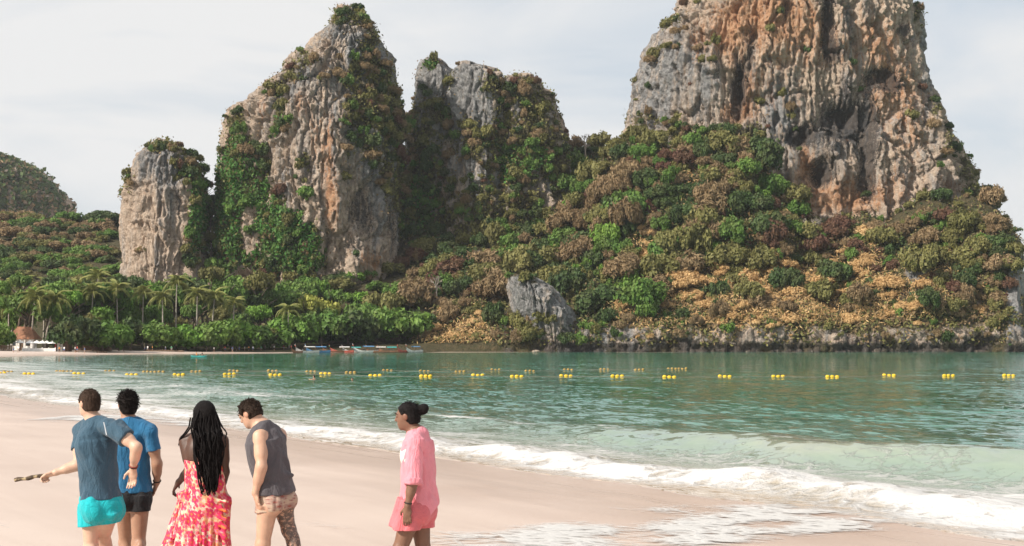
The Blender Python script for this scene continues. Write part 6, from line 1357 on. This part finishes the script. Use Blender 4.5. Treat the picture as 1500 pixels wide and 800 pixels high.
fs = H.field(V(H.lo[0], H.lo[1], gzb+.62), V(H.hi[0], H.hi[1], gzb+1.58)); H.torso(fs, N, Hp, .016, .85, False); rr = H.TR[:, 0]; ff = H.TR[:, 1]
fs.col(N+(Hp-N)*.12, H.p(615, 756), (.13, .12), (.165, .165), rr, ff, .05)
for S_, E_, sg in ((LS, LE, 1), (RS, RE, 1)):
    fs.cone(N-V(0, 0, .005), S_-V(0, 0, .005), .062, .07, .04); u = unit(np.cross(E_-S_, (0, 1, 0))); fs.col(S_+V(0, 0, .02), S_+(E_-S_)*1.17, (.070, .062), (.078, .062), u, unit(np.cross(E_-S_, u)), .008)
    q = S_+(E_-S_)*1.02; fs.col(q, S_+(E_-S_)*1.19, (.084, .074), (.086, .076), u, unit(np.cross(E_-S_, u)), .006)
fs.ell(N+V(.01, 0, .005), V(.07, .068, .035), H.TR, .03); fs.fold(.0095, np.stack([unit(H.r*.8+V(0,0,.5)), H.f, unit(V(0,0,.8)-H.r*.5)], 1), (9, 9, 3), 61.0); fs.noise(.007, (14, 14, 8), 65.0)
for i in range(5): fs.cone(H.p(600+i*3, 655+i*3, -.235+.02*i), H.p(596+i*7, 705+i*2, -.255+.035*i), .004, .010, .02)
g5 = np.stack(np.meshgrid(*fs.ax, indexing='ij'), -1); hx5 = (g5[..., 0]-H.p(618, 700)[0]); hem5 = H.p(618, 757)[2]+.06*np.clip(-hx5/.12, 0, 2)**1.6+1.2*np.clip(hx5-.06, 0, 1); fs.v = np.maximum(fs.v, (hem5-g5[..., 2]).astype(np.float32)); fs.cut(N+V(0, 0, .045), V(-.35, 0, 1)); H.add(e, 'shirt', fs.mesh('shirt', M_PINK, H.base))
fh = H.field(V(H.lo[0], H.lo[1], gzb+.45), V(H.hi[0], H.hi[1], gzb+1.1)); H.torso(fh, N, Hp, .014, .98); fh.col(LH+V(0, 0, .1), LH+(LK-LH)*.46+V(-.015, 0, 0), (.10, .11), (.115, .14), rr, ff, .03); fh.col(RH+V(0, 0, .1), RH+(RK-RH)*.44, (.10, .11), (.105, .12), rr, ff, .015); fh.fold(.011, np.eye(3), (11, 11, 3.5), 71.0); fh.cut(Hp+V(0, 0, .12), V(0, 0, 1)); fh.cut(H.p(604, 774), V(.0, 0, -1)); H.add(e, 'shorts', fh.mesh('shorts', M_PINK2, H.base))
ft = Field(H.p(590, 690)-V(.12, .25, .05), H.p(590, 640)+V(.2, .25, .05), .008); H.torso(ft, N, Hp, .006, .93, False); ft.ell(H.p(596, 667, -.05), V(.055, .062, .075), None, .05); ft.ell(H.p(596, 667, .06), V(.055, .062, .075), None, .05); ft.cut(H.p(600, 651), V(0, 0, 1)); ft.cut(H.p(601, 660), V(1, 0, 0)); H.add(e, 'top', ft.mesh('top', cloth_mat('white_cotton', (.72, .70, .62), .1), H.base))
def bun(fd_): 
    c = H.p(619, 600); fd_.ell(c, V(.048, .046, .046), None, .012); fd_.ell(c+V(.012, 0, .014), V(.04, .04, .036), None, .008)
H.add(e, 'hair', H.hairfield(.008, .035, -.075, .62, .003, 60, extra=bun, lo=.24).mesh('hair', hair_mat('hair_bun', (.012, .010, .010)), H.base)); H.eyes(e); H.band(e, LW+(LE-LW)*.1, LE-LW, .031, M_DARKB)
H.strands(e, 260, .03, bpy.data.materials['hair_bun'], 4, .9, .6, .25, .0014)
# ------------------------------------------------------------------ thin sea haze
hv, hf = box((0, 0, 121), (13000, 13000, 258)); t = NT('haze'); t.n.remove(t.bsdf)
pv = t.new('ShaderNodeVolumePrincipled'); pv.inputs['Color'].default_value = (.90, .95, 1.0, 1); pv.inputs['Density'].default_value = 0.00006; pv.inputs['Anisotropy'].default_value = 0.2
t.l.new(pv.outputs[0], t.out.inputs['Volume']); o = link('haze', mesh('haze', hv, hf, t.m, sm=False)); o['kind'] = 'stuff'; tag(o, 'thin pale sea haze in the air over the bay', 'haze')
